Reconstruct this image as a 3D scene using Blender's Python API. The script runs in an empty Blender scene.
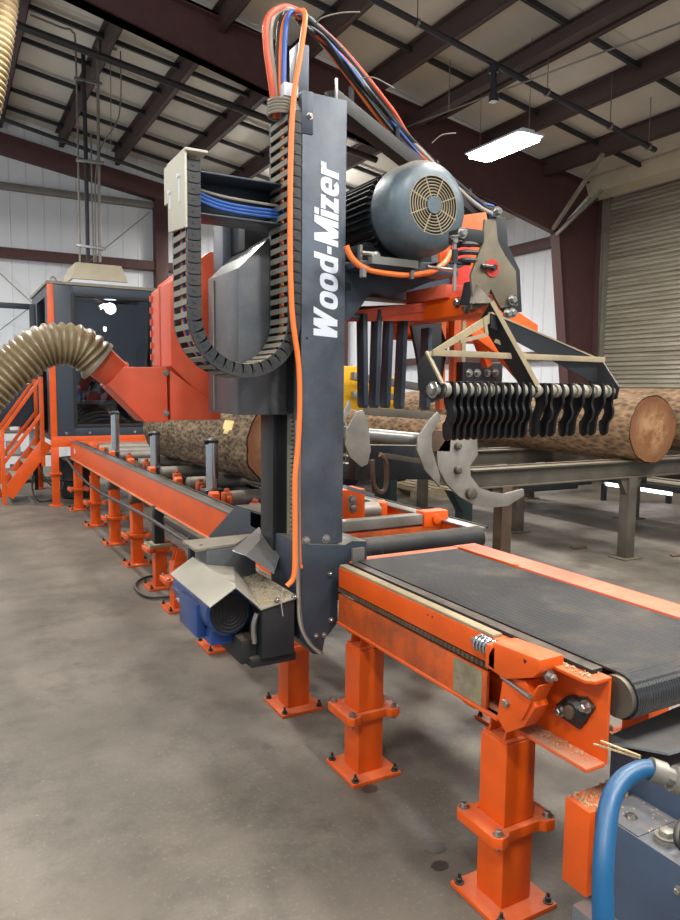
import bpy, bmesh, math, random
from mathutils import Vector, Matrix, noise as mnoise
random.seed(7)
PI = math.pi
C = bpy.context.scene.collection
V = Vector

# ---------------------------------------------------------------- camera
F, CX, CY, H = 714.0, 340.0, 460.0, 1.6
def cam_axes():
    y, p, r = math.radians(28.9), math.radians(5.7), math.radians(0.6)
    f = V((math.sin(y)*math.cos(p), math.cos(y)*math.cos(p), -math.sin(p)))
    rt = V((math.cos(y), -math.sin(y), 0)); up = rt.cross(f)
    return rt*math.cos(r)+up*math.sin(r), -rt*math.sin(r)+up*math.cos(r), f
AR, AU, AF = cam_axes()
def at(px, py, x=None, y=None, z=None, roof=None, w=None):
    """point of the photograph on a known plane of the hall"""
    d = AF + AR*((px-CX)/F) + AU*((CY-py)/F)
    if x is not None: t = x/d.x
    elif y is not None: t = y/d.y
    elif z is not None: t = (z-H)/d.z
    elif roof is not None: t = (roof-H)/(d.z+.167*d.x)
    else: t = w
    return V((0, 0, H)) + d*t
cd = bpy.data.cameras.new('camera'); cam = bpy.data.objects.new('camera', cd); C.objects.link(cam)
cd.sensor_fit = 'VERTICAL'; cd.sensor_height = 24; cd.lens = F/920*24; cd.clip_start = .05; cd.clip_end = 200
cam.matrix_world = Matrix(((AR.x, AU.x, -AF.x, 0), (AR.y, AU.y, -AF.y, 0), (AR.z, AU.z, -AF.z, H), (0, 0, 0, 1)))
bpy.context.scene.camera = cam

# ---------------------------------------------------------------- materials
def srgb(r, g, b):
    f = lambda c: (c/255/12.92 if c/255 <= .04045 else ((c/255+.055)/1.055)**2.4)
    return (f(r), f(g), f(b), 1)
def nodes(name):
    m = bpy.data.materials.new(name); m.use_nodes = True
    nt = m.node_tree; b = nt.nodes['Principled BSDF']
    return m, nt, b
def N(nt, t, **k):
    n = nt.nodes.new(t)
    for a, v in k.items(): setattr(n, a, v)
    return n
def noise(nt, vec, scale, detail=4, rough=.6):
    n = N(nt, 'ShaderNodeTexNoise'); n.inputs['Scale'].default_value = scale
    n.inputs['Detail'].default_value = detail; n.inputs['Roughness'].default_value = rough
    nt.links.new(vec, n.inputs['Vector']); return n.outputs['Fac']
def ramp(nt, fac, a, b, ca=(0, 0, 0, 1), cb=(1, 1, 1, 1)):
    r = N(nt, 'ShaderNodeValToRGB'); r.color_ramp.elements[0].position = a; r.color_ramp.elements[1].position = b
    r.color_ramp.elements[0].color = ca; r.color_ramp.elements[1].color = cb
    nt.links.new(fac, r.inputs[0]); return r.outputs[0]
def mix(nt, fac, a, b):
    m = N(nt, 'ShaderNodeMix', data_type='RGBA')
    if isinstance(fac, float): m.inputs[0].default_value = fac
    else: nt.links.new(fac, m.inputs[0])
    for v, i in ((a, 6), (b, 7)):
        if isinstance(v, tuple): m.inputs[i].default_value = v
        else: nt.links.new(v, m.inputs[i])
    return m.outputs[2]
def math_(nt, op, a, b=None):
    m = N(nt, 'ShaderNodeMath', operation=op)
    for i, v in enumerate((a, b)):
        if v is None: continue
        if isinstance(v, (int, float)): m.inputs[i].default_value = v
        else: nt.links.new(v, m.inputs[i])
    return m.outputs[0]
DUST = srgb(176, 160, 136)
def paint(name, col, rough=.45, metal=0., vary=.25, dust=.5, chips=0., chipcol=srgb(70, 62, 56), scale=1., bump=.02, alldust=0., dustcol=DUST):
    m, nt, b = nodes(name)
    pos = N(nt, 'ShaderNodeNewGeometry'); P = pos.outputs['Position']
    n1 = noise(nt, P, 4*scale, 6, .65)
    dark = tuple(c*(1-vary) for c in col[:3])+(1,)
    c = mix(nt, ramp(nt, n1, .35, .65), dark, col)
    if alldust:
        c = mix(nt, math_(nt, 'MULTIPLY', ramp(nt, noise(nt, P, 7*scale, 8, .75), .42, .72), alldust), c, dustcol)
    if chips:
        c = mix(nt, math_(nt, 'MULTIPLY', ramp(nt, noise(nt, P, 30*scale, 5, .8), .66, .72), chips), c, chipcol)
    if dust:
        sx = N(nt, 'ShaderNodeSeparateXYZ'); nt.links.new(pos.outputs['Normal'], sx.inputs[0])
        up = ramp(nt, sx.outputs[2], .55, .95)
        f = math_(nt, 'MULTIPLY', up, ramp(nt, noise(nt, P, 9*scale, 8, .75), .25, .7))
        c = mix(nt, math_(nt, 'MULTIPLY', f, dust), c, dustcol)
    nt.links.new(c, b.inputs['Base Color'])
    rr = N(nt, 'ShaderNodeMapRange'); nt.links.new(n1, rr.inputs[0])
    rr.inputs[3].default_value = max(.05, rough-.12); rr.inputs[4].default_value = min(1, rough+.15)
    nt.links.new(rr.outputs[0], b.inputs['Roughness']); b.inputs['Metallic'].default_value = metal
    if bump:
        bp = N(nt, 'ShaderNodeBump'); bp.inputs['Strength'].default_value = .35; bp.inputs['Distance'].default_value = bump*.1
        nt.links.new(noise(nt, P, 25*scale, 5), bp.inputs['Height']); nt.links.new(bp.outputs[0], b.inputs['Normal'])
    return m
M = {}
M['orange'] = paint('orange_paint', srgb(222, 86, 8), .42, vary=.2, dust=.35, chips=.5)
M['orange_dirty'] = paint('sooty_orange_paint', srgb(206, 86, 22), .5, vary=.3, dust=.7, chips=.9, chipcol=srgb(54, 44, 36), alldust=.75, dustcol=srgb(84, 62, 46), scale=1.5)
M['orange_faded'] = paint('faded_orange_paint', srgb(214, 82, 48), .5, vary=.22, dust=.6, chips=.3, alldust=.25, dustcol=srgb(178, 110, 84))
M['orange_dusty'] = paint('dust_covered_orange_paint', srgb(206, 84, 30), .6, vary=.2, dust=1., alldust=.3, dustcol=srgb(150, 132, 108))
M['pink_orange'] = paint('worn_orange_paint', srgb(226, 104, 74), .55, vary=.12, dust=.35, chips=.2)
M['navy'] = paint('blue_black_paint', srgb(62, 71, 82), .4, metal=.25, vary=.3, dust=.55, chips=.2, chipcol=srgb(130, 130, 130))
M['mast'] = paint('mast_paint', srgb(84, 93, 105), .42, metal=.3, vary=.5, dust=.4, chips=.25, alldust=.14, dustcol=srgb(140, 134, 126), scale=.8)
M['slate'] = paint('slate_paint', srgb(50, 61, 74), .45, metal=.1, vary=.18, dust=.4)
M['black'] = paint('black_steel', srgb(38, 40, 44), .45, metal=.2, vary=.3, dust=.35)
M['deepblack'] = paint('black_rubber', srgb(24, 25, 27), .6, vary=.2, dust=.2)
M['fingerblack'] = paint('glossy_black_steel', srgb(22, 23, 25), .3, metal=.3, vary=.2, dust=.3)
M['wornplate'] = paint('scratched_worn_plate', srgb(150, 140, 112), .6, vary=.3, dust=0, chips=1., chipcol=srgb(52, 46, 38), scale=1.6, alldust=.8, dustcol=srgb(84, 74, 60))
M['bracketbrown'] = paint('grimy_steel_plate', srgb(112, 104, 88), .6, metal=.2, vary=.35, dust=.3, alldust=.3, dustcol=srgb(146, 130, 102), chips=.5)
M['trayblack'] = paint('black_tray_paint', srgb(30, 29, 29), .6, vary=.3, dust=0)
M['chain'] = paint('chain_plastic', srgb(33, 36, 40), .5, vary=.25, dust=.45, alldust=.15, dustcol=srgb(120, 112, 100))
M['rung'] = paint('dusty_rung_plastic', srgb(126, 124, 114), .7, vary=.2, dust=.8)
M['dusty'] = paint('dusty_steel', srgb(134, 130, 118), .65, metal=.1, vary=.2, dust=.6, alldust=.4, dustcol=srgb(168, 158, 138))
M['bracketgrey'] = paint('dusty_light_grey_paint', srgb(190, 186, 170), .6, vary=.12, dust=.3, alldust=.2, dustcol=srgb(150, 140, 118))
M['box'] = paint('scuffed_gunmetal', srgb(100, 104, 110), .42, metal=.45, vary=.35, dust=.85, alldust=.3, dustcol=srgb(140, 134, 126))
M['steel'] = paint('bare_steel', srgb(150, 150, 148), .35, metal=.8, vary=.25, dust=.4)
M['galv'] = paint('grey_sheet_steel', srgb(130, 136, 142), .36, metal=.6, vary=.15, dust=.45)
M['galvdust'] = paint('dusty_sheet_steel', srgb(172, 170, 160), .5, metal=.1, vary=.2, dust=.75, alldust=.3, dustcol=srgb(160, 150, 128))
M['zinc'] = paint('zinc_bolts', srgb(165, 163, 158), .3, metal=.85, vary=.2, dust=.2)
M['chrome'] = paint('chromed_cylinder', srgb(190, 196, 202), .18, metal=.95, vary=.15, dust=.1, bump=0)
M['rust'] = paint('rusty_steel', srgb(98, 78, 62), .75, metal=.2, vary=.4, dust=.35, chips=.5)
M['deck'] = paint('worn_deck_steel', srgb(96, 90, 80), .6, metal=.35, vary=.35, dust=.45, chips=.3)
M['clawsteel'] = paint('scuffed_grey_steel', srgb(150, 146, 138), .45, metal=.5, vary=.35, dust=.35, chips=.6)
M['green'] = paint('dark_green_paint', srgb(28, 52, 52), .5, vary=.3, dust=.3)
M['maroon'] = paint('maroon_primer', srgb(80, 50, 50), .6, vary=.2, dust=.1, alldust=.15, dustcol=srgb(110, 84, 76))
M['purlin'] = paint('red_oxide_purlin', srgb(74, 58, 56), .6, vary=.2, dust=.0)
M['darkpipe'] = paint('black_pipe_paint', srgb(48, 48, 54), .45, metal=.2, vary=.2, dust=.2)
M['conduit'] = paint('grey_conduit', srgb(140, 136, 130), .45, metal=.5, vary=.2, dust=.2)
M['motor'] = paint('blue_grey_motor', srgb(80, 96, 106), .42, metal=.2, vary=.3, dust=1., scale=1.4, alldust=.12)
M['motorblue'] = paint('blue_enamel', srgb(30, 66, 130), .35, vary=.3, dust=.4, chips=.3)
M['unitblue'] = paint('steel_blue_enamel', srgb(64, 80, 102), .4, vary=.15, dust=.45, chips=.2)
M['yellow'] = paint('yellow_paint', srgb(232, 178, 30), .45, vary=.1, dust=.2)
M['bluehose'] = paint('blue_rubber_hose', srgb(4, 76, 118), .42, vary=.15, dust=.1)
M['orangecable'] = paint('orange_cable_jacket', srgb(240, 122, 52), .45, vary=.12, dust=.2)
M['bluecable'] = paint('blue_cable_jacket', srgb(48, 94, 170), .45, vary=.15, dust=.15)
M['greycable'] = paint('grey_cable_jacket', srgb(150, 144, 132), .5, vary=.2, dust=.2)
M['blackcable'] = paint('black_cable_jacket', srgb(34, 34, 38), .5, vary=.2, dust=.3)
M['tan'] = paint('dusty_wear_strip', srgb(164, 150, 120), .8, vary=.4, dust=.2, chips=.8, chipcol=srgb(60, 52, 44))
M['white'] = paint('white_lettering', srgb(214, 220, 230), .5, vary=.08, dust=0., chips=.15, chipcol=srgb(120, 126, 136), bump=0)
M['cream'] = paint('dusty_cream_plastic', srgb(196, 186, 164), .7, vary=.15, dust=.8, dustcol=srgb(150, 128, 100))
M['sawdust'] = paint('sawdust', srgb(196, 172, 132), .95, vary=.35, dust=0., scale=6, bump=.3)
M['red'] = paint('red_enamel', srgb(196, 52, 40), .4, vary=.15, dust=.3)
M['hosetan'] = paint('tan_ribbed_hose', srgb(120, 104, 76), .38, vary=.3, dust=.15, alldust=.35, dustcol=srgb(176, 160, 128))

def m_emit(name, col, s):
    m, nt, b = nodes(name); b.inputs['Emission Color'].default_value = col; b.inputs['Emission Strength'].default_value = s
    b.inputs['Base Color'].default_value = (.8, .8, .8, 1); return m
M['lamp'] = m_emit('lit_lamp_diffuser', (1, .97, .92, 1), 26)

def m_glass(name, col, rough=.03, trans=1.):
    m, nt, b = nodes(name); b.inputs['Base Color'].default_value = col; b.inputs['Roughness'].default_value = rough
    b.inputs['Transmission Weight'].default_value = trans; b.inputs['IOR'].default_value = 1.5; return m
M['glass'] = m_glass('tinted_polycarbonate', (.34, .40, .50, 1), 0)
M['clear'] = m_glass('clear_polycarbonate', (.9, .93, .95, 1), 0)

def m_floor():
    m, nt, b = nodes('worn_concrete'); g = N(nt, 'ShaderNodeNewGeometry'); P = g.outputs['Position']
    c = mix(nt, ramp(nt, noise(nt, P, .7, 8, .62), .3, .7), srgb(80, 75, 68), srgb(126, 119, 109))
    c = mix(nt, math_(nt, 'MULTIPLY', ramp(nt, noise(nt, P, 2.2, 10, .74), .48, .72), .8), c, srgb(64, 59, 53))
    c = mix(nt, math_(nt, 'MULTIPLY', ramp(nt, noise(nt, P, 55, 6, .85), .56, .70), .5), c, srgb(176, 168, 152))
    w = N(nt, 'ShaderNodeTexWave'); w.inputs['Scale'].default_value = .35; w.inputs['Distortion'].default_value = 9; w.inputs['Detail'].default_value = 4
    nt.links.new(P, w.inputs['Vector'])
    c = mix(nt, math_(nt, 'MULTIPLY', ramp(nt, w.outputs['Fac'], .8, 1.), .35), c, srgb(90, 84, 76))
    # scattered oil drips
    vo = N(nt, 'ShaderNodeTexVoronoi'); vo.inputs['Scale'].default_value = 2.2; nt.links.new(P, vo.inputs['Vector'])
    c = mix(nt, math_(nt, 'MULTIPLY', ramp(nt, vo.outputs['Distance'], .03, .075, (1, 1, 1, 1), (0, 0, 0, 1)), .45), c, srgb(62, 58, 54))
    nt.links.new(c, b.inputs['Base Color'])
    nt.links.new(ramp(nt, noise(nt, P, 3, 5), .3, .7, (.42, .42, .42, 1), (.72, .72, .72, 1)), b.inputs['Roughness'])
    bp = N(nt, 'ShaderNodeBump'); bp.inputs['Strength'].default_value = .2; bp.inputs['Distance'].default_value = .004
    nt.links.new(noise(nt, P, 30, 8, .7), bp.inputs['Height']); nt.links.new(bp.outputs[0], b.inputs['Normal'])
    return m
M['floor'] = m_floor()
def m_sheet(name, col, axis, pitch=.3, dirt=.3):
    m, nt, b = nodes(name); g = N(nt, 'ShaderNodeNewGeometry'); P = g.outputs['Position']
    s = N(nt, 'ShaderNodeSeparateXYZ'); nt.links.new(P, s.inputs[0])
    rib = math_(nt, 'PINGPONG', s.outputs[axis], pitch/2)
    rf = ramp(nt, rib, .0, .02, (1, 1, 1, 1), (0, 0, 0, 1))
    c = mix(nt, math_(nt, 'MULTIPLY', ramp(nt, noise(nt, P, .9, 6, .6), .35, .75), dirt), col, tuple(v*.62 for v in col[:3])+(1,))
    c = mix(nt, math_(nt, 'MULTIPLY', rf, .22), c, tuple(v*.45 for v in col[:3])+(1,))
    nt.links.new(c, b.inputs['Base Color']); b.inputs['Roughness'].default_value = .5
    bp = N(nt, 'ShaderNodeBump'); bp.inputs['Strength'].default_value = .5; bp.inputs['Distance'].default_value = .02
    nt.links.new(math_(nt, 'ADD', rf, math_(nt, 'MULTIPLY', noise(nt, P, 1.5, 3), .8)), bp.inputs['Height']); nt.links.new(bp.outputs[0], b.inputs['Normal'])
    return m
M['walljoin'] = m_sheet('white_metal_siding', srgb(228, 232, 238), 0)
M['wallside'] = m_sheet('white_metal_siding_side', srgb(228, 232, 238), 1)
M['roof'] = m_sheet('vinyl_faced_insulation', srgb(214, 210, 200), 1, 1.5, .5)

def m_bark(name, ca, cb, sc=1., bump=1.):
    m, nt, b = nodes(name); g = N(nt, 'ShaderNodeNewGeometry'); P = g.outputs['Position']
    mp = N(nt, 'ShaderNodeMapping'); mp.inputs['Scale'].default_value = (1.3, .55, 1.3); nt.links.new(P, mp.inputs[0])
    n = noise(nt, mp.outputs[0], 16*sc, 9, .72); vo = N(nt, 'ShaderNodeTexVoronoi'); vo.inputs['Scale'].default_value = 26*sc
    nt.links.new(mp.outputs[0], vo.inputs['Vector'])
    h = math_(nt, 'ADD', n, math_(nt, 'MULTIPLY', vo.outputs['Distance'], .5))
    nt.links.new(mix(nt, ramp(nt, h, .5, 1.0), ca, cb), b.inputs['Base Color']); b.inputs['Roughness'].default_value = .9
    bp = N(nt, 'ShaderNodeBump'); bp.inputs['Strength'].default_value = bump; bp.inputs['Distance'].default_value = .025
    nt.links.new(h, bp.inputs['Height']); nt.links.new(bp.outputs[0], b.inputs['Normal']); return m
M['bark'] = m_bark('shaggy_bark', srgb(40, 31, 23), srgb(132, 110, 82))
M['barkred'] = m_bark('weathered_bark', srgb(66, 50, 37), srgb(148, 118, 86), .8, .6)
M['bareWood'] = m_bark('bare_sapwood', srgb(128, 98, 68), srgb(176, 142, 100), .3, .2)
M['scar'] = m_bark('torn_sapwood', srgb(190, 160, 100), srgb(226, 200, 140), .4, .3)
def m_endgrain():
    m, nt, b = nodes('log_end_grain'); t = N(nt, 'ShaderNodeTexCoord'); P = t.outputs['Object']
    mp = N(nt, 'ShaderNodeMapping'); mp.inputs['Scale'].default_value = (1, 0, 1); nt.links.new(P, mp.inputs[0])
    ln = N(nt, 'ShaderNodeVectorMath', operation='LENGTH'); nt.links.new(mp.outputs[0], ln.inputs[0])
    c = mix(nt, ramp(nt, ln.outputs['Value'], .12, .27), srgb(164, 130, 92), srgb(104, 66, 40))
    c = mix(nt, ramp(nt, noise(nt, P, 5, 8, .7), .44, .58), c, srgb(118, 76, 44))
    w = N(nt, 'ShaderNodeTexWave', wave_type='RINGS', rings_direction='Y'); w.inputs['Scale'].default_value = 14; w.inputs['Distortion'].default_value = 2
    nt.links.new(P, w.inputs['Vector'])
    c = mix(nt, math_(nt, 'MULTIPLY', w.outputs['Fac'], .22), c, srgb(120, 76, 44))
    nt.links.new(c, b.inputs['Base Color']); b.inputs['Roughness'].default_value = .8; return m
M['end'] = m_endgrain()
def m_belt():
    m, nt, b = nodes('ribbed_rubber_belt'); g = N(nt, 'ShaderNodeNewGeometry'); P = g.outputs['Position']
    s = N(nt, 'ShaderNodeSeparateXYZ'); nt.links.new(P, s.inputs[0])
    r1 = math_(nt, 'PINGPONG', s.outputs[1], .006); r2 = math_(nt, 'PINGPONG', s.outputs[0], .005)
    c = mix(nt, math_(nt, 'MULTIPLY', ramp(nt, noise(nt, P, 3.5, 8, .75), .5, .8), .6), srgb(27, 29, 32), srgb(120, 106, 82))
    c = mix(nt, math_(nt, 'MULTIPLY', ramp(nt, noise(nt, P, 60, 4, .8), .66, .75), .6), c, srgb(190, 164, 120))
    nt.links.new(c, b.inputs['Base Color']); b.inputs['Roughness'].default_value = .5
    bp = N(nt, 'ShaderNodeBump'); bp.inputs['Strength'].default_value = .8; bp.inputs['Distance'].default_value = .004
    nt.links.new(math_(nt, 'MULTIPLY', math_(nt, 'ADD', r1, r2), 90), bp.inputs['Height']); nt.links.new(bp.outputs[0], b.inputs['Normal']); return m
M['belt'] = m_belt()
def m_slats():
    m, nt, b = nodes('dirty_door_slats'); g = N(nt, 'ShaderNodeNewGeometry'); P = g.outputs['Position']
    s = N(nt, 'ShaderNodeSeparateXYZ'); nt.links.new(P, s.inputs[0])
    cb = N(nt, 'ShaderNodeCombineXYZ'); nt.links.new(math_(nt, 'MULTIPLY', s.outputs[1], .25), cb.inputs[0]); nt.links.new(math_(nt, 'MULTIPLY', s.outputs[2], 6), cb.inputs[1])
    c = mix(nt, ramp(nt, noise(nt, cb.outputs[0], 1.5, 6, .7), .4, .75), srgb(178, 172, 156), srgb(120, 108, 92))
    nt.links.new(c, b.inputs['Base Color']); b.inputs['Roughness'].default_value = .55; b.inputs['Metallic'].default_value = .15; return m
M['slats'] = m_slats()

# ---------------------------------------------------------------- mesh helpers
BASE = {}
NOSPLIT = {'chain_rungs', 'drive_chain', 'log_chain', 'spacer_sleeves', 'cooling_fins', 'wood_chips', 'housing_hinge', 'fan_grille', 'fan_guard', 'cast_mark', 'bark', 'gear_rack', 'lettering', 'window_pane'}
SINGULAR = set()
def clusters(bm):
    bm.verts.ensure_lookup_table(); bm.verts.index_update(); n = len(bm.verts); seen = [False]*n; isl = []
    for v in bm.verts:
        if seen[v.index]: continue
        st = [v]; seen[v.index] = True; c = []
        while st:
            a = st.pop(); c.append(a.index)
            for e in a.link_edges:
                o = e.other_vert(a)
                if not seen[o.index]: seen[o.index] = True; st.append(o)
        isl.append(c)
    if len(isl) > 400: return [list(range(n))]
    bb = []
    for c in isl:
        co = [bm.verts[i].co for i in c]; bb.append([min(p[k] for p in co)-.0015 for k in range(3)]+[max(p[k] for p in co)+.0015 for k in range(3)])
    par = list(range(len(isl)))
    def find(i):
        while par[i] != i: par[i] = par[par[i]]; i = par[i]
        return i
    for i in range(len(isl)):
        for j in range(i+1, len(isl)):
            if all(bb[i][k] <= bb[j][k+3] and bb[j][k] <= bb[i][k+3] for k in range(3)): par[find(i)] = find(j)
    g = {}
    for i, c in enumerate(isl): g.setdefault(find(i), []).extend(c)
    return list(g.values())
class MB:
    def __init__(s): s.bm = bmesh.new()
    def bx(s, x0, x1, y0, y1, z0, z1):
        v = [s.bm.verts.new((x, y, z)) for x in (x0, x1) for y in (y0, y1) for z in (z0, z1)]
        for f in ((0, 1, 3, 2), (4, 6, 7, 5), (0, 4, 5, 1), (2, 3, 7, 6), (0, 2, 6, 4), (1, 5, 7, 3)): s.bm.faces.new([v[i] for i in f])
        return s
    def prism(s, pts, vec):
        vec = V(vec); a = [s.bm.verts.new(V(p)) for p in pts]; b = [s.bm.verts.new(V(p)+vec) for p in pts]; n = len(pts)
        s.bm.faces.new(a); s.bm.faces.new(b[::-1])
        for i in range(n): s.bm.faces.new((a[i], b[i], b[(i+1) % n], a[(i+1) % n]))
        return s
    def bar(s, p0, p1, w, h, up=(0, 0, 1)):
        p0, p1 = V(p0), V(p1); d = (p1-p0).normalized(); u = V(up)
        if abs(d.dot(u)) > .99: u = V((0, 1, 0))
        r = d.cross(u).normalized(); u = r.cross(d)
        return s.prism([p0+r*w/2+u*h/2, p0-r*w/2+u*h/2, p0-r*w/2-u*h/2, p0+r*w/2-u*h/2], p1-p0)
    def lathe(s, p0, d, prof, n=24, cap=True):
        p0 = V(p0); d = V(d).normalized(); u = d.orthogonal().normalized(); r = d.cross(u)
        rings = []
        for t, rad in prof:
            rings.append([s.bm.verts.new(p0+d*t+(u*math.cos(2*PI*i/n)+r*math.sin(2*PI*i/n))*rad) for i in range(n)])
        for a, b in zip(rings, rings[1:]):
            for i in range(n): s.bm.faces.new((a[i], a[(i+1) % n], b[(i+1) % n], b[i]))
        if cap: s.bm.faces.new(rings[0][::-1]); s.bm.faces.new(rings[-1])
        return s
    def cyl(s, p0, p1, r, n=16, r2=None):
        p0, p1 = V(p0), V(p1); return s.lathe(p0, p1-p0, [(0, r), ((p1-p0).length, r if r2 is None else r2)], n)
    def hexbolt(s, p, d, r=.011, h=.009, stud=.0):
        p = V(p); d = V(d).normalized(); s.lathe(p, d, [(0, r*1.5), (h*.25, r*1.5)], 14); s.lathe(p+d*h*.25, d, [(0, r), (h, r), (h*1.15, r*.8)], 6)
        if stud: s.lathe(p+d*h, d, [(0, r*.5), (stud, r*.5)], 8)
        return s
    def tube(s, pts, r, n=8, sub=6, prof=None, closed=False):
        P = smooth_path([V(p) for p in pts], sub) if sub > 1 else [V(p) for p in pts]
        ring0 = None; up = None; rings = []
        for i, p in enumerate(P):
            t = (P[min(i+1, len(P)-1)]-P[max(i-1, 0)]).normalized()
            if up is None: up = t.orthogonal().normalized()
            else: up = (up-t*up.dot(t)); up = up.normalized() if up.length > 1e-6 else t.orthogonal().normalized()
            q = t.cross(up); rad = r if prof is None else prof(i, len(P))
            rings.append([s.bm.verts.new(p+(up*math.cos(2*PI*k/n)+q*math.sin(2*PI*k/n))*rad) for k in range(n)])
        for a, b in zip(rings, rings[1:]):
            for k in range(n): s.bm.faces.new((a[k], a[(k+1) % n], b[(k+1) % n], b[k]))
        s.bm.faces.new(rings[0][::-1]); s.bm.faces.new(rings[-1]); return s
    def build(s, name, mat, parent=None, bevel=0., smooth=True, extra=None):
        bm = s.bm
        bmesh.ops.recalc_face_normals(bm, faces=bm.faces)
        if bevel:
            e = [x for x in bm.edges if len(x.link_faces) == 2 and x.calc_face_angle(0) > .6]
            try: bmesh.ops.bevel(bm, geom=e, offset=bevel, segments=2, profile=.6, affect='EDGES', clamp_overlap=True)
            except Exception: pass
        if parent is not None and name not in NOSPLIT:
            cl = clusters(bm)
            if 1 < len(cl) <= 24:
                nm = name[:-1] if name.endswith('s') and name not in ('housing_lens',) else name
                objs = []
                for vs_ in cl:
                    nb = bm.copy(); nb.verts.ensure_lookup_table(); keep = set(vs_)
                    bmesh.ops.delete(nb, geom=[v for v in nb.verts if v.index not in keep], context='VERTS')
                    t_ = MB(); t_.bm.free(); t_.bm = nb; objs.append(t_._link(nm, mat, parent, smooth, extra))
                bm.free(); return objs[0]
            if len(cl) == 1 and name in SINGULAR: name = name[:-1]
        return s._link(name, mat, parent, smooth, extra)
    def _link(s, name, mat, parent, smooth, extra):
        bm = s.bm
        b = BASE.get(parent.name, V((0, 0, 0))) if parent else None
        if parent is None:
            lo = V([min(v.co[i] for v in bm.verts) for i in range(3)]); hi = V([max(v.co[i] for v in bm.verts) for i in range(3)])
            b = V(((lo.x+hi.x)/2, (lo.y+hi.y)/2, lo.z))
        bmesh.ops.translate(bm, verts=bm.verts, vec=-b)
        me = bpy.data.meshes.new(name); bm.to_mesh(me); bm.free(); me.materials.append(mat)
        for m in (extra or []): me.materials.append(m)
        if smooth:
            me.shade_smooth(); me.set_sharp_from_angle(angle=math.radians(32))
        o = bpy.data.objects.new(name, me); C.objects.link(o)
        if parent: o.parent = parent
        else: o.location = b
        BASE[o.name] = b
        return o
def smooth_path(P, sub):
    out = []
    for i in range(len(P)-1):
        a, b, c, d = P[max(i-1, 0)], P[i], P[i+1], P[min(i+2, len(P)-1)]
        for k in range(sub):
            t = k/sub; out.append(.5*((2*b)+(c-a)*t+(2*a-5*b+4*c-d)*t*t+(3*b-a-3*c+d)*t**3))
    out.append(P[-1]); return out
def tag(o, label=None, cat=None, group=None, kind=None):
    for k, v in (('label', label), ('category', cat), ('group', group), ('kind', kind)):
        if v: o[k] = v
    return o
def thing(name, loc, label, cat, group=None):
    o = bpy.data.objects.new(name, None); C.objects.link(o); o.location = loc; BASE[o.name] = V(loc); o.empty_display_size = .1
    return tag(o, label, cat, group)
def struct(name, mb, mat, parent=None, **k):
    o = mb.build(name, mat, parent, **k)
    if parent is None: o['kind'] = 'structure'
    return o
def copy_part(o, parent, loc=None):
    c = o.copy(); C.objects.link(c); c.parent = parent; BASE[c.name] = BASE.get(parent.name, V((0, 0, 0)))
    if loc is not None: c.location = loc
    for ch in list(o.children):
        d = ch.copy(); C.objects.link(d); d.parent = c
    return c
def XY(px, py, **k): return at(px, py, **k)

# ================================================================ THE HALL
RS = .167
def roofz(x): return 6.82-RS*x
WX = 10.3; WY = 15.2
struct('floor', MB().bx(-7, WX+.3, -4.5, WY+.3, -.12, 0), M['floor'], smooth=False)
struct('wall_back', MB().prism([(-7, WY, 0), (WX+.2, WY, 0), (WX+.2, WY, roofz(WX)+.1), (-7, WY, roofz(-7)+.1)], (0, .12, 0)), M['walljoin'], smooth=False)
d0, d1, dz = 8.93, 3.4, 4.92
w = MB(); w.bx(WX, WX+.12, d0, WY, 0, roofz(WX)); w.bx(WX, WX+.12, -4.5, d1, 0, roofz(WX)); w.bx(WX, WX+.12, d1, d0, dz, roofz(WX))
struct('wall_right', w, M['wallside'], smooth=False)
struct('ceiling', MB().prism([(-7, -1.5, roofz(-7)), (WX+.3, -1.5, roofz(WX+.3)), (WX+.3, -1.5, roofz(WX+.3)+.1), (-7, -1.5, roofz(-7)+.1)], (0, WY+1.8, 0)), M['roof'], smooth=False)

# roller door in the right wall
d = MB(); n = 66
for k in range(n):
    z0 = .02+k*dz/n; z1 = z0+dz/n
    d.prism([(WX-.02, d1, z0), (WX-.055, d1, (z0*.75+z1*.25)), (WX-.055, d1, (z0*.35+z1*.65)), (WX-.02, d1, z1)], (0, d0-d1, 0))
door = struct('door_1', d, M['slats'], smooth=False)
MB().bx(WX-.16, WX, d0, d0+.11, 0, dz+.05).bx(WX-.16, WX, d1-.11, d1, 0, dz+.05).build('guide_rail', M['dusty'], door, bevel=.004)
MB().lathe((WX-.34, d1-.25, dz+.24), (0, 1, 0), [(0, .3), (d0-d1+.45, .3)], 8).build('roller_hood', M['cream'], door)
MB().bx(WX-.12, WX-.02, d1, d0, .0, .09).build('bottom_bar', M['black'], door, bevel=.004)
tag(MB().bx(WX-.2, WX-.02, d0+.12, d0+.3, 0, 1.98).build('guard_post', M['yellow'], bevel=.01), 'yellow guard post at the foot of the roller door frame', 'guard post')

# girts
g = MB()
for z in (4.08,): g.bx(-7, WX, WY-.2, WY, z-.09, z+.09)
struct('wall_girt', g, M['maroon'], bevel=.01)
struct('wall_girt', MB().bx(-7, WX, WY-.16, WY, 5.24, 5.36), M['conduit'], bevel=.01)
struct('wall_girt', MB().bx(WX-.2, WX, d0+.11, WY, 4.32, 4.5), M['maroon'], bevel=.01)
struct('wall_girt', MB().bx(WX-.2, WX, d0+.11, WY, 2.2, 2.36), M['maroon'], bevel=.01)
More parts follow.
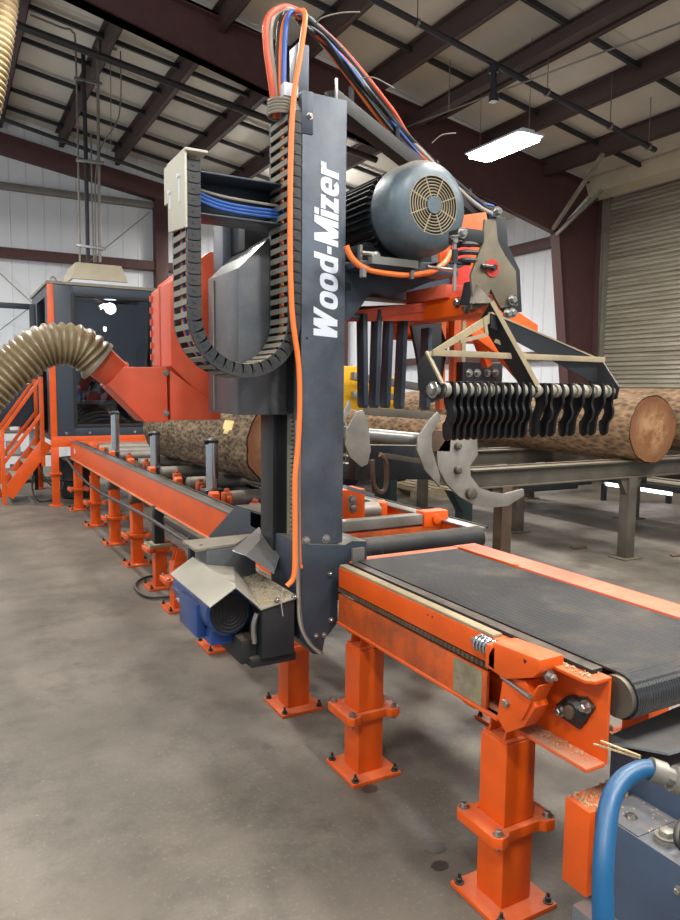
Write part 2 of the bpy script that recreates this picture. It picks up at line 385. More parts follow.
# end-wall rake beam and end-wall column
struct('rake_beam', MB().prism([(-7, WY-.26, roofz(-7)-.82), (WX, WY-.26, roofz(WX)-.72), (WX, WY-.26, roofz(WX)-.42), (-7, WY-.26, roofz(-7)-.42)], (0, .25, 0)), M['maroon'], bevel=.01)
struct('wall_column', MB().bx(3.9, 4.16, WY-.24, WY, 0, 5.5), M['maroon'], bevel=.01)
struct('wall_column', MB().bx(8.2, 8.45, WY-.24, WY, 0, 4.9), M['maroon'], bevel=.01)
# rigid frames: tapered rafter with flanges, tapered column
def rigid_frame(y):
    zb = lambda x: 6.36-.238*x
    zt = lambda x: 6.66-.16*x
    r = MB()
    r.prism([(-7, y-.006, zb(-7)), (9.02, y-.006, zb(9.02)), (9.9, y-.006, zt(9.9)), (-7, y-.006, zt(-7))], (0, .012, 0))
    r.bar((-7, y, zb(-7)), (9.02, y, zb(9.02)), .11, .016); r.bar((-7, y, zt(-7)), (10.1, y, zt(10.1)), .2, .016)
    r.bx(5.2, 5.215, y-.1, y+.1, 5.1, 5.72)
    struct('frame_rafter', r, M['maroon'], smooth=False)
    c = MB()
    c.prism([(9.02, y-.006, zb(9.02)), (9.62, y-.006, 0), (10.03, y-.006, 0), (9.98, y-.006, zt(10.1))], (0, .012, 0))
    c.bar((9.02, y, zb(9.02)), (9.62, y, 0), .2, .018, up=(1, 0, 0)); c.bar((9.99, y, zt(10.1)), (10.05, y, 0), .2, .018, up=(1, 0, 0))
    c.bar((9.02, y, zb(9.02)), (10.1, y, zt(10.1)-.02), .2, .016)
    c.bx(9.5, 10.15, y-.14, y+.14, 0, .02)
    struct('frame_column', c, M['maroon'], smooth=False)
rigid_frame(9.0); rigid_frame(1.6)
# purlins along the hall
px_list = [-5.4, -4.35, -3.25, -2.2, -1.1, 0, 1.05, 2.12, 3.17, 4.25, 5.33, 6.38, 7.5, 8.72]
for x in px_list:
    p = MB(); zt = roofz(x)-.01
    p.bx(x-.006, x+.006, -1.5, WY, zt-.26, zt); p.bx(x-.006, x+.075, -1.5, WY, zt-.266, zt-.254); p.bx(x-.075, x+.006, -1.5, WY, zt-.012, zt)
    p.bx(x+.063, x+.075, -1.5, WY, zt-.266, zt-.235)
    struct('roof_purlin', p, M['purlin'])
# straps across the purlins
for y in (2.6, 4.4, 6.2, 7.9, 9.75, 10.7, 11.7, 12.7, 13.7, 14.6):
    x0 = -7
    struct('roof_strap', MB().bar((x0, y, roofz(x0)-.07), (WX, y, roofz(WX)-.07), .05, .06), M['darkpipe'])
# flange braces at the frame knee
struct('flange_brace', MB().bar(XY(553, 229, y=8.9), at(603, 154, roof=6.45), .05, .05).bar(XY(556, 235, y=8.9), at(602, 190, y=8.35), .07, .05), M['dusty'])

# pipes
def pipe(name, pts, r, mat, label, cat, sub=1, group=None, n=10):
    return tag(MB().tube(pts, r, n, sub).build(name, mat), label, cat, group)
pr = 6.18
a, b = at(375, 0, roof=pr), at(655, 150, roof=pr); a, b = a, V((b.x, a.y+(b.y-a.y)*1, b.z))
sp = thing('sprinkler_pipe', (a.x, a.y, a.z), 'black sprinkler pipe hanging below the roof above the lit lamp', 'pipe')
MB().cyl(a+(a-b)*.3, b, .035).build('pipe_run', M['darkpipe'], sp)
for t in (.12, .55, .8, .97):
    p = a.lerp(b, t); k = MB().cyl(p+V((0, 0, .03)), (p.x, p.y, roofz(p.x)-.02), .006, 8); k.lathe(p-V((0, 0, .0))-(b-a).normalized()*.015, b-a, [(0, .046), (.03, .046)], 14); k.build('pipe_hanger', M['steel'], sp)
p = a.lerp(b, .36); k = MB(); k.cyl(p, p+V((.0, -.02, -.38)), .035); k.cyl(p+V((0, -.0, -.1)), p+V((0, -.0, -.04)), .055); k.cyl(p+V((0, -.02, -.42)), p+V((0, -.02, -.34)), .055); k.build('branch_fitting', M['darkpipe'], sp)
def rpipe(p0, p1, rf, r, mat, label, ext=(.0, .0)):
    a, b = at(*p0, roof=rf), at(*p1, roof=rf); d = b-a
    return pipe('roof_pipe', [a-d*ext[0], b+d*ext[1]], r, mat, label, 'pipe')
rpipe((17, 25), (275, 122), 6.35, .05, M['darkpipe'], 'thick black pipe crossing beneath the roof beams at upper left', (.3, .5))
rpipe((0, 118), (165, 178), 6.2, .035, M['darkpipe'], 'thin dark pipe just in front of the end wall beam', (.3, .3))
# double purlin / strut running along the hall with white cable
for (x, dzz) in ((6.02, .34),):
    struct('roof_strut', MB().bx(x-.07, x+.07, -1.5, 9, roofz(x)-dzz-.14, roofz(x)-dzz), M['purlin'], bevel=.01)
a, b = XY(430, 118, x=5.9), XY(680, 23, x=5.9); pipe('roof_conduit', [a+(a-b)*.3, b+(b-a)*.5], .01, M['conduit'], 'thin white conduit running under the long roof strut', 'conduit')
# drop conduits to the cabin
Yc = 10.95
def under(v): return V((v.x, v.y, min(v.z, roofz(v.x)-.05)))
def drop(name, pts, r, mat, label, group=None): return pipe(name, [under(XY(*p, y=Yc)) for p in pts], r, mat, label, 'conduit', 4)
drop('drop_conduit', [(30, 2), (62, 16), (72, 24), (76, 60), (80, 263)], .014, M['conduit'], 'leftmost grey conduit bending down from the roof to the cabin')
drop('drop_pipe', [(83, 52), (85, 120), (88, 262)], .03, M['darkpipe'], 'thick dark pipe dropping between the conduits to the cabin')
drop('drop_conduit', [(116, 18), (104, 22), (99, 34), (98, 100), (100, 262)], .022, M['conduit'], 'thick grey conduit with a top bend right of the dark pipe')
drop('drop_conduit', [(110, 30), (111, 137), (110, 138)], .006, M['conduit'], 'short thin rod hanging from the roof near the drop pipes')
drop('drop_conduit', [(120, 30), (119, 116), (97, 160), (96, 262)], .010, M['conduit'], 'slanting white cable joining the bundle of drop conduits')
drop('drop_conduit', [(91, 133), (92, 200), (94, 262)], .012, M['conduit'], 'short grey conduit starting below the roof beams near the cabin drop')
for q0_, q1_, l in (((76, 160), (104, 163), 'lowest-but-one steel channel tying the drop conduits, level with the end wall beam'), ((76, 245), (106, 249), 'steel channel tying the drop conduits just above the cabin air conditioner'), ((74, 78), (102, 84), 'topmost steel channel tying the drop conduits, up among the roof beams')):
    tag(MB().bar(XY(*q0_, y=Yc-.04), XY(*q1_, y=Yc-.04), .03, .04).build('conduit_bracket', M['steel'], bevel=.003), l, 'bracket', 'channels tying the drop conduits')
# cable bracing on the back wall
pipe('brace_cable', [XY(-20, 255, y=15.0), XY(42, 312, y=15.0)], .01, M['steel'], 'brace cable slanting down from the left on the white end wall', 'cable')
pipe('brace_cable', [XY(-20, 345, y=15.0), XY(60, 285, y=15.0), XY(150, 212, y=15.0)], .01, M['steel'], 'brace cable slanting up to the right on the white end wall', 'cable')
for i, (p0, l) in enumerate((((450, 60), 'thin hanger rod left of the black sprinkler pipe'), )):
    a = at(*p0, roof=6.6); pipe('hanger_rod', [a, a-V((.05*i, 0, 1.1-.5*(1-i)))], .006, M['conduit'], l, 'rod')

# lamps: one lit in view, more of the same along the hall
def lamp(x, y, z, hw=.14, hl=.54, label=''):
    t = thing('high_bay_lamp', (x, y, z), label, 'lamp')
    t['group'] = 'high bay lamps'
    MB().bx(x-hw-.01, x+hw+.01, y-hl-.01, y+hl+.01, z+.02, z+.05).bx(x-.1, x+.1, y-.45, y+.45, z+.07, z+.1).build('lamp_housing', M['white'], t, bevel=.01)
    MB().prism([(x-hw, y-hl+.06, z-.02), (x-hw+.06, y-hl, z-.02), (x+hw-.06, y-hl, z-.02), (x+hw, y-hl+.06, z-.02), (x+hw, y+hl-.06, z-.02), (x+hw-.06, y+hl, z-.02), (x-hw+.06, y+hl, z-.02), (x-hw, y+hl-.06, z-.02)], (0, 0, .04)).build('lamp_diffuser', M['lamp'], t, bevel=.01)
    k = MB(); 
    for s in (-.45, .45): k.cyl((x, y+s, z+.1), (x, y+s, roofz(x)-.02), .004, 6)
    k.build('hanger_wire', M['conduit'], t)
    return t
lz = 4.62
c = at(503, 148, z=lz); lamp(c.x, c.y, lz, .19, .5, label='lit rectangular high bay lamp hanging near the roller door')

# ================================================================ CONTROL CABIN
FY = 10.1; X0, X1 = 1.22, 3.0; Z0, Z1 = .93, 2.95; FB = 12.1
cab = thing('operator_cabin', (2.1, 11.0, 0), 'dark blue operator cabin with orange corner posts and a big tinted window', 'cabin')
wx0, wx1, wz0, wz1 = 1.52, 2.56, 1.06, 2.8
def framed(mb, x0, x1, z0, z1, a0, a1, b0, b1, y0, y1):
    mb.bx(x0, a0, y0, y1, z0, z1); mb.bx(a1, x1, y0, y1, z0, z1); mb.bx(a0, a1, y0, y1, z0, b0); mb.bx(a0, a1, y0, y1, b1, z1)
m = MB(); framed(m, X0+.06, X1, Z0, Z1-.03, wx0, wx1, wz0, wz1, FY, FY+.05); m.build('front_panel', M['slate'], cab, bevel=.004)
MB().bx(X1-.05, X1, FY+.05, FB, Z0, Z1-.03).bx(X0+.06, X1-.05, FB-.05, FB, Z0, Z1-.03).build('rear_panel', M['slate'], cab)
MB().bx(X0, X1, FY+.05, FB, Z0-.06, Z0).build('cabin_floor', M['black'], cab)
MB().bx(X0-.02, X1+.02, FY-.02, FB+.02, Z1-.03, Z1+.01).build('cabin_roof', M['dusty'], cab, bevel=.005)
# side wall at x = X0 with doorway from FY+.5 to FY+1.35
MB().bx(X0+.005, X0+.05, FY+.06, FY+.42, Z0, Z1-.03).bx(X0+.005, X0+.05, FY+1.35, FB, Z0, Z1-.03).bx(X0+.005, X0+.05, FY+.42, FY+1.35, Z1-.16, Z1-.03).build('side_panel', M['slate'], cab)
win = MB(); NU, NV = 24, 32; G = []
for s_ in (0, .006):
    for j in range(NV+1):
        for i in range(NU+1):
            u_, v_ = i/NU, j/NV
            y_ = FY+.022+s_-.045*math.sin(PI*u_)**.8*math.sin(PI*v_)**.8-.008*math.sin(u_*5+v_*9)*math.sin(PI*v_)
            G.append(win.bm.verts.new((wx0+.02+(wx1-wx0-.04)*u_, y_, wz0+.02+(wz1-wz0-.04)*v_)))
ng = (NU+1)*(NV+1)
for j in range(NV):
    for i in range(NU):
        k_ = j*(NU+1)+i
        for o_ in (0, ng): win.bm.faces.new((G[o_+k_], G[o_+k_+1], G[o_+k_+NU+2], G[o_+k_+NU+1]))
for j in range(NV):
    for i in (0, NU): k_ = j*(NU+1)+i; win.bm.faces.new((G[k_], G[k_+NU+1], G[ng+k_+NU+1], G[ng+k_]))
for i in range(NU):
    for j in (0, NV): k_ = j*(NU+1)+i; win.bm.faces.new((G[k_], G[k_+1], G[ng+k_+1], G[ng+k_]))
win = win.build('window_pane', M['glass'], cab)
gk = MB(); framed(gk, wx0-.015, wx1+.015, wz0-.015, wz1+.015, wx0+.025, wx1-.025, wz0+.025, wz1-.025, FY-.012, FY+.02); gk.build('window_gasket', M['deepblack'], cab, bevel=.004)
MB().bx(X0-.01, X0+.065, FY-.01, FY+.06, Z0-.03, Z1-.02).build('corner_post', M['orange'], cab, bevel=.004)
MB().bx(X1-.06, X1+.01, FY-.01, FY+.06, Z0-.03, Z1-.02).build('corner_post', M['orange'], cab, bevel=.004)
MB().bx(X0-.01, X1, FY-.02, FY+.08, Z0-.14, Z0-.0).build('floor_beam', M['orange'], cab, bevel=.004)
for (lx, ly) in ((X0+.03, FY+.03), (X1-.03, FY+.03), (X0+.03, FB-.1), (X1-.03, FB-.1)):
    l = MB().bx(lx-.045, lx+.045, ly-.045, ly+.045, .012, Z0-.14); l.bx(lx-.075, lx+.075, ly-.075, ly+.075, .42, .445); l.bx(lx-.09, lx+.09, ly-.09, ly+.09, 0, .012)
    l.build('leg', M['orange'], cab, bevel=.003)
b = MB()
for x in (1.4, 1.7, 2.0, 2.3, 2.6): b.hexbolt((x, FY, Z0+.04), (0, -1, 0), .012)
b.build('panel_bolts', M['zinc'], cab)
MB().tube([(X0+.06, FY+.2, Z1), (X0+.06, FY+.2, Z1+.06), (X0+.1, FY+.24, Z1+.09), (X0+.14, FY+.28, Z1+.06), (X0+.14, FY+.28, Z1)], .008).build('lifting_eye', M['steel'], cab)
# open door, swung out from the left side
dy = FY+1.32; dr = MB()
framed(dr, .22, X0-.01, 1.0, 2.78, .3, 1.12, 1.62, 2.7, dy, dy+.045)
dd = dr.build('cabin_door', M['slate'], cab, bevel=.006)
MB().bx(.29, 1.13, dy+.018, dy+.026, 1.61, 2.71).build('door_glass', M['clear'], dd, smooth=False)
MB().bx(.33, .38, dy-.05, dy, 1.55, 1.6).bx(.34, .37, dy-.06, dy-.045, 1.42, 1.6).build('door_handle', M['black'], dd, bevel=.004)
# inside the cabin
t = thing('control_desk', (2.0, 10.5, Z0), 'red and black control desk behind the cabin window', 'desk')
MB().bx(1.35, 2.6, 10.35, 10.75, Z0+.42, Z0+.47).build('desk_top', M['dusty'], t, bevel=.005)
MB().bx(1.4, 2.55, 10.7, 10.74, Z0, Z0+.42).build('desk_base', M['black'], t)
MB().bx(1.75, 2.5, 10.45, 10.6, Z0+.47, Z0+.58).build('control_console', M['red'], t, bevel=.01)
t = thing('monitor', (1.75, 10.6, Z0+.58), 'small dark monitor seen through the cabin window', 'monitor')
MB().bx(1.55, 1.95, 10.62, 10.66, Z0+.6, Z0+.85).build('screen_housing', M['black'], t, bevel=.01)
MB().bx(1.57, 1.93, 10.615, 10.62, Z0+.62, Z0+.83).build('screen_glass', M['glass'], t)
MB().cyl((1.7, 10.64, Z0+.47), (1.7, 10.64, Z0+.62), .015).build('stand', M['black'], t)
t = thing('operator_chair', (2.1, 11.3, Z0), 'black operator chair inside the cabin', 'chair')
MB().bx(1.85, 2.35, 11.0, 11.5, Z0+.42, Z0+.52).build('seat', M['deepblack'], t, bevel=.03)
MB().bx(1.87, 2.33, 11.45, 11.57, Z0+.55, Z0+1.2).build('backrest', M['deepblack'], t, bevel=.04)
k = MB().cyl((2.1, 11.25, Z0), (2.1, 11.25, Z0+.42), .03)
k.bar((1.85, 11.25, Z0+.03), (2.35, 11.25, Z0+.03), .05, .05); k.bar((2.1, 11.0, Z0+.03), (2.1, 11.5, Z0+.03), .05, .05); k.build('pedestal', M['black'], t)
bt = thing('spray_bottle', (1.62, 10.42, Z0+.47), 'small white and blue bottle standing on the cabin desk', 'bottle')
MB().lathe((1.62, 10.42, Z0+.47), (0, 0, 1), [(0, .035), (.12, .035), (.15, .02), (.17, .018)], 16).build('bottle_body', M['bluecable'], bt)
MB().lathe((1.62, 10.42, Z0+.64), (0, 0, 1), [(0, .02), (.03, .02)], 12).build('bottle_cap', M['white'], bt)
t = thing('cabin_fill_lamp', (2.2, 11.1, Z1-.06), 'small added lamp brightening the inside of the operator cabin', 'lamp')  # unseen lamp added to brighten the dark cabin interior
MB().lathe((2.2, 11.1, Z1-.07), (0, 0, 1), [(0, .09), (.04, .1)], 20).build('lamp_base', M['white'], t)
cl_ = bpy.data.lights.new('cabin_fill_light', 'POINT'); cl_.energy = 7; cl_.shadow_soft_size = .08; clo = bpy.data.objects.new('cabin_fill_light', cl_); C.objects.link(clo); clo.location = (2.2, 11.1, Z1-.2)  # added fill light for the cabin interior
# roof air conditioner
t = thing('roof_air_conditioner', (2.0, 11, Z1+.01), 'dusty cream air conditioner on the cabin roof', 'air conditioner')
def ngon_box(x0, x1, y0, y1, z0, z1, ix, iy, name, mat, par):
    m = MB(); lo = [(x0, y0, z0), (x1, y0, z0), (x1, y1, z0), (x0, y1, z0)]; hi = [(x0+ix, y0+iy, z1), (x1-ix, y0+iy, z1), (x1-ix, y1-iy, z1), (x0+ix, y1-iy, z1)]
    a = [m.bm.verts.new(p) for p in lo]; b = [m.bm.verts.new(p) for p in hi]; m.bm.faces.new(a); m.bm.faces.new(b)
    for i in range(4): m.bm.faces.new((a[i], a[(i+1) % 4], b[(i+1) % 4], b[i]))
    return m.build(name, mat, par, bevel=.02)
ngon_box(1.56, 2.32, 10.4, 11.3, Z1+.1, Z1+.34, .07, .1, 'shroud', M['cream'], t)
MB().bx(1.58, 2.3, 10.42, 11.28, Z1+.01, Z1+.1).build('base_tray', M['white'], t, bevel=.01)

# stairs
st = thing('steel_staircase', (.95, 10.8, 0), 'orange steel staircase with handrails leading up to the cabin door', 'staircase')
for y in (10.5, 11.2):
    MB().bar((.68, y, .12), (1.2, y, .82), .04, .17).build('stringer', M['orange'], st, bevel=.003)
    MB().bx(.62, .67, y-.025, y+.025, 0, 1.0).build('newel_post', M['orange'], st, bevel=.003)
    MB().bx(1.12, 1.17, y-.025, y+.025, .5, 1.72).build('newel_post', M['orange'], st, bevel=.003)
    MB().bar((.645, y, .98), (1.145, y, 1.70), .04, .045).build('handrail', M['orange'], st, bevel=.004)
    MB().bar((.645, y, .55), (1.145, y, 1.22), .04, .045).build('mid_rail', M['orange'], st, bevel=.004)
for i in range(4):
    MB().bx(.62+i*.14, .84+i*.14, 10.52, 11.18, .18+.18*i, .2+.18*i).build('tread', M['dusty'], st)

# clutter beyond the stairs
def shelfcrate(): 
    t = thing('storage_shelf', (.9, 13.0, 0), 'low shelf with cartons behind the orange staircase', 'shelf')
    for z in (.06, .45, .82): MB().bx(.45, 1.6, 12.7, 13.2, z, z+.03).build('shelf_board', M['dusty'], t)
    for x in (.47, 1.56): MB().bx(x, x+.04, 12.7, 12.74, 0, 1.0).build('shelf_post', M['black'], t)
shelfcrate()
k = 0
for x, z, s, m_, l in ((.55, .09, .22, 'white', 'white carton on the lowest shelf behind the stairs'), (.9, .09, .26, 'bluecable', 'blue bin on the lowest shelf behind the stairs'), (.52, .48, .25, 'tan', 'brown carton at the left of the middle shelf behind the stairs'), (.85, .48, .2, 'white', 'white carton on the middle shelf behind the stairs'), (.6, .85, .3, 'tan', 'brown carton on the top shelf behind the stairs'), (1.05, .85, .2, 'red', 'red box on the top shelf behind the stairs')):
    m = MB().bx(x, x+s, 12.75, 13.05, z, z+.2); m.bx(x+s*.42, x+s*.58, 12.748, 13.052, z+.0, z+.202)
    tag(m.build('carton', M[m_], bevel=.004), l, 'box', 'cartons on the shelf behind the stairs')
t = thing('electrical_enclosure', (1.25, 11.9, 0), 'white electrical enclosure on a post under the cabin', 'enclosure')
ex = at(36, 442, y=11.7).x
MB().bx(ex-.1, ex+.1, 11.7, 11.85, .62, .95).build('enclosure_body', M['white'], t, bevel=.006); MB().bx(ex-.025, ex+.025, 11.8, 11.85, 0, .62).build('post', M['black'], t); MB().bx(ex-.09, ex+.09, 11.69, 11.7, .64, .93).build('enclosure_door', M['white'], t)
t = thing('waste_drum', (1.55, 10.9, 0), 'black plastic drum standing under the cabin', 'drum')
MB().lathe((1.62, 10.8, 0), (0, 0, 1), [(0, .2), (.02, .22), (.25, .23), (.27, .245), (.3, .23), (.52, .24), (.55, .255), (.58, .24)], 28).build('drum_body', M['deepblack'], t)
for pts, l in (([(1.05, 10.6, .5), (1.0, 10.55, .2), (1.08, 10.5, .02), (1.3, 10.6, .02)], 'black hose dangling under the cabin beside the front leg'), ([(1.1, 10.7, .7), (1.15, 10.5, .35), (1.35, 10.5, .15), (1.45, 10.8, .3)], 'looped black hose under the cabin floor')):
    tag(MB().tube(pts, .012, 8, 8).build('hydraulic_hose', M['blackcable']), l, 'hose')

# ================================================================ SUPPORT STANDS
def stand_parts(parent, mat, ztop=.55, zc=.26, x=0, y=0, hw=.06):
    bx_, by_ = x, y
    m = MB().bx(bx_-hw, bx_+hw, by_-hw, by_+hw, .015, ztop); post = m.build('stand_post', mat, parent, bevel=.008)
    pl = MB().bx(bx_-.115, bx_+.115, by_-.12, by_+.12, .0, .016).build('base_plate', mat, post, bevel=.003)
    b = MB()
    for sx in (-1, 1):
        for sy in (-1, 1): b.hexbolt((bx_+sx*.095, by_+sy*.1, .016), (0, 0, 1), .011, .012, .02)
    b.build('anchor_bolts', M['blackcable'], post)
    c = MB()
    for sy in (-1, 1):   # two clamp ears bars
        c.prism([(bx_-.125, by_+sy*.062, zc), (bx_-.125, by_+sy*.085, zc), (bx_-.105, by_+sy*.105, zc), (bx_-.075, by_+sy*.1, zc), (bx_-.06, by_+sy*.085, zc), (bx_+.06, by_+sy*.085, zc), (bx_+.075, by_+sy*.1, zc), (bx_+.105, by_+sy*.105, zc), (bx_+.125, by_+sy*.085, zc), (bx_+.125, by_+sy*.062, zc)], (0, 0, .035))
    c.bx(bx_-.125, bx_-.06, by_-.07, by_+.07, zc, zc+.035); c.bx(bx_+.06, bx_+.125, by_-.07, by_+.07, zc, zc+.035)
    c.build('clamp_collar', mat, post, bevel=.004)
    b = MB()
    for sx in (-1, 1):
        for sy in (-1, 1): b.hexbolt((bx_+sx*.1, by_+sy*.08, zc+.035), (0, 0, 1), .011, .011); b.hexbolt((bx_+sx*.1, by_+sy*.08, zc), (0, 0, -1), .01, .01)
    b.build('collar_bolts', M['zinc'], post)
    g_ = MB()
    for s in (-1, 1): g_.prism([(bx_-.05, by_+s*.035-.004, ztop), (bx_+.05, by_+s*.035-.004, ztop), (bx_+.03, by_+s*.035-.004, ztop+.09), (bx_-.03, by_+s*.035-.004, ztop+.09)], (0, .008, 0))
    g_.bx(bx_-.055, bx_+.055, by_-.055, by_+.055, ztop, ztop+.008); g_.build('top_bracket', mat, post, bevel=.002)
    return post
# ================================================================ BELT CONVEYOR
XL = 1.40
cv = thing('belt_conveyor', (1.8, 1.9, 0), 'orange framed outfeed conveyor with a ribbed black belt', 'conveyor')
YN, YE, YL = 1.215, 2.62, 2.53
m = MB()   # left channel: web and flanges
m.bx(1.47, 1.48, YN, YL, .63, .865); MB().bx(XL, 1.47, YN, YL, .625, .637).build('lower_flange', M['orange_dusty'], cv, bevel=.003)
m.prism([(XL, YN+.02, .857), (XL+.02, YN, .857), (1.48, YN, .857), (1.48, YL, .857), (XL, YL, .857)], (0, 0, .01))
m.build('side_channel', M['orange'], cv, bevel=.003)
YB = 1.60
MB().bx(XL-.004, XL+.008, YB, YL, .785, .866).build('upper_side_plate', M['orange'], cv, bevel=.002)
MB().bx(XL-.004, XL+.008, YB, YL, .637, .755).build('lower_side_plate', M['orange_dirty'], cv, bevel=.002)
MB().bx(XL-.012, XL+.02, YB-.06, YL, .628, .637).build('lower_lip', M['orange'], cv, bevel=.002)
m = MB(); y = YB
while y < YL:                                   # roller chain along the groove
    m.bx(XL+.0, XL+.004, y, y+.019, .762, .778); m.bx(XL+.012, XL+.016, y, y+.019, .762, .778); m.cyl((XL+.001, y+.006, .77), (XL+.018, y+.006, .77), .006, 8); y += .0225
m.build('drive_chain', M['rust'], cv)
MB().bx(XL+.018, XL+.03, YB, YL, .752, .79).build('chain_groove', M['deepblack'], cv)
MB().bx(XL-.001, XL+.004+.03, YL-.95, YL, .867, .877).build('wear_strip', M['tan'], cv, bevel=.003)
MB().bx(XL+.045, XL+.085, 1.25, YL, .867, .880).build('belt_edge_rail', M['black'], cv, bevel=.003)
m = MB(); rr = random.Random(3)
for i in range(120):
    x, y = rr.uniform(XL+.01, 1.475), rr.uniform(YN+.02, 1.5); s = rr.uniform(.002, .006); m.prism([(x, y, .868), (x+s*2, y+s, .868), (x+s, y+s*2, .868)], (0, 0, s*.5))
for i in range(60):
    x, y = rr.uniform(XL+.01, 1.46), rr.uniform(YN+.02, 1.5); s = rr.uniform(.002, .006); m.prism([(x, y, .6375), (x+s*2, y+s, .6375), (x+s, y+s*2, .6375)], (0, 0, s*.5))
tag(m.build('wood_chips', M['sawdust']), 'pale wood chips lying on the near end of the conveyor frame', 'wood chips', kind='stuff')
m = MB(); m.bx(XL-.0052, XL-.004, 1.62, 1.76, .64, .75); m.build('warning_plate', M['wornplate'], cv)
b = MB()
for y in (1.88, 1.905): b.cyl((XL-.0046, y, .845), (XL-.003, y, .845), .004, 8)
b.build('bolt_holes', M['deepblack'], cv)
# belt: thin loop
bz, br_, by0 = .835, .05, 1.19
prof = []
rad = .062; zc_ = .808
for i in range(13): a_ = PI/2+PI*i/12; prof.append((by0+.03+math.cos(a_)*rad, zc_+math.sin(a_)*rad))
outer = [(2.58, zc_+rad)]+prof+[(2.58, zc_-rad)]
inner = [(2.58, zc_-rad+.006)]+[((y-by0-.03)*.9+by0+.03, (z-zc_)*.9+zc_) for y, z in prof[::-1]]+[(2.58, zc_+rad-.006)]
m = MB(); m.prism([(1.515, y, z) for y, z in outer+inner], (.53, 0, 0)); m.build('belt', M['belt'], cv)
m = MB().cyl((1.5, by0+.03, zc_), (2.06, by0+.03, zc_), rad*.89, 24).cyl((1.5, 2.52, zc_), (2.06, 2.52, zc_), rad*.89, 24); m.build('end_drum', M['deck'], cv)
# right frame
m = MB(); m.bx(2.07, 2.2, 1.22, YE+.02, .80, .87); m.build('right_frame', M['pink_orange'], cv, bevel=.004)
MB().bx(2.07, 2.08, 1.26, YE, .70, .8).build('right_side_plate', M['orange'], cv)
MB().bx(1.48, 2.07, 2.585, YE+.02, .80, .868).build('end_crossbar', M['orange'], cv, bevel=.003)
MB().bx(2.052, 2.072, 2.2, 2.58, .86, .878).build('side_slot_rail', M['orange'], cv, bevel=.003)
MB().bx(1.5, 2.07, 1.5, 2.6, .66, .668).build('belt_pan', M['black'], cv)
# bearing
bc = at(577, 710, x=1.47); m = MB(); m.lathe((1.47, bc.y, bc.z), (-1, 0, 0), [(0, .042), (.014, .037), (.02, .028), (.026, .025)], 24)
m.prism([(1.458, bc.y-.065, bc.z+.034), (1.458, bc.y-.035, bc.z+.052), (1.458, bc.y+.03, bc.z+.03), (1.458, bc.y+.065, bc.z-.008), (1.458, bc.y+.058, bc.z-.036), (1.458, bc.y-.02, bc.z-.044)], (.012, 0, 0))
bb = m.build('flange_bearing', M['black'], cv, bevel=.002)
MB().lathe((1.446, bc.y, bc.z), (-1, 0, 0), [(0, .018), (.012, .018), (.014, .014)], 20).build('shaft_end', M['rust'], bb)
MB().hexbolt((1.458, bc.y-.042, bc.z+.03), (-1, 0, 0), .012, .016).hexbolt((1.458, bc.y+.045, bc.z-.018), (-1, 0, 0), .011, .014).build('bearing_bolts', M['zinc'], bb)
# belt tension casting with spring
m = MB()
bxo = XL-.055
m.prism([(bxo, 1.335, .895), (bxo, 1.52, .885), (bxo, 1.545, .845), (bxo, 1.545, .80), (bxo, 1.47, .79), (bxo, 1.36, .835), (bxo, 1.335, .86)], (.09, 0, 0))
br0 = m.build('tension_bracket', M['orange'], cv, bevel=.01)
MB().prism([(XL-.04, 1.40, .81), (XL-.04, 1.49, .79), (XL-.04, 1.51, .66), (XL-.04, 1.47, .63), (XL-.04, 1.40, .68), (XL-.04, 1.36, .75)], (.05, 0, 0)).prism([(bxo, 1.51, .80), (bxo, 1.55, .80), (bxo, 1.55, .87), (bxo, 1.51, .87)], (.12, 0, 0)).prism([(XL-.05, 1.34, .82), (XL-.05, 1.345, .82), (XL-.05, 1.42, .70), (XL-.05, 1.40, .70)], (.055, 0, 0)).build('bracket_web', M['orange'], br0, bevel=.004)
m = MB(); pts = []
for i in range(60): a_ = 2*PI*i/12; pts.append((XL-.02+math.cos(a_)*.022, 1.555+i*.0012, .845+math.sin(a_)*.022))
m.tube(pts, .005, 6, 1); m.build('coil_spring', M['chrome'], br0)
MB().cyl((XL-.02, 1.33, .845), (XL-.02, 1.65, .845), .009, 10).hexbolt((XL-.02, 1.335, .845), (0, -1, 0), .011, .014, .012).hexbolt((bxo+.02, 1.47, .72), (-1, 0, 0), .012, .012).build('tension_bolt', M['zinc'], br0)
MB().cyl((bxo-.006, 1.36, .785), (bxo+.02, 1.5, .785), .007, 8).build('adjuster_bolt', M['zinc'], br0)
k = MB().cyl((bxo-.0015, 1.39, .873), (bxo+.003, 1.39, .873), .008, 3); k.build('cast_mark', M['deepblack'], br0)
# discharge plate below the near end
q = [at(598, 752, z=.6), at(680, 724, z=.6), at(720, 712, z=.6), at(720, 745, z=.6), at(650, 744, z=.6)]
MB().prism([(1.49, 1.26, .668), (2.2, 1.32, .668), (2.2, 1.10, .655), (1.62, 1.14, .655)], (0, 0, .006)).build('discharge_plate', M['galv'], cv)
for (x, y) in ((1.49, 1.60), (1.49, 2.47)): stand_parts(cv, M['orange'], .54, .25, x, y)
for (x, y) in ((2.33, 1.75), (2.33, 2.50)): stand_parts(cv, M['orange'], .54, .25, x, y)
MB().bx(1.42, 2.4, 2.44, 2.5, .6, .635).bx(1.42, 2.4, 1.68, 1.74, .6, .635).build('cross_tube', M['orange'], cv, bevel=.004)

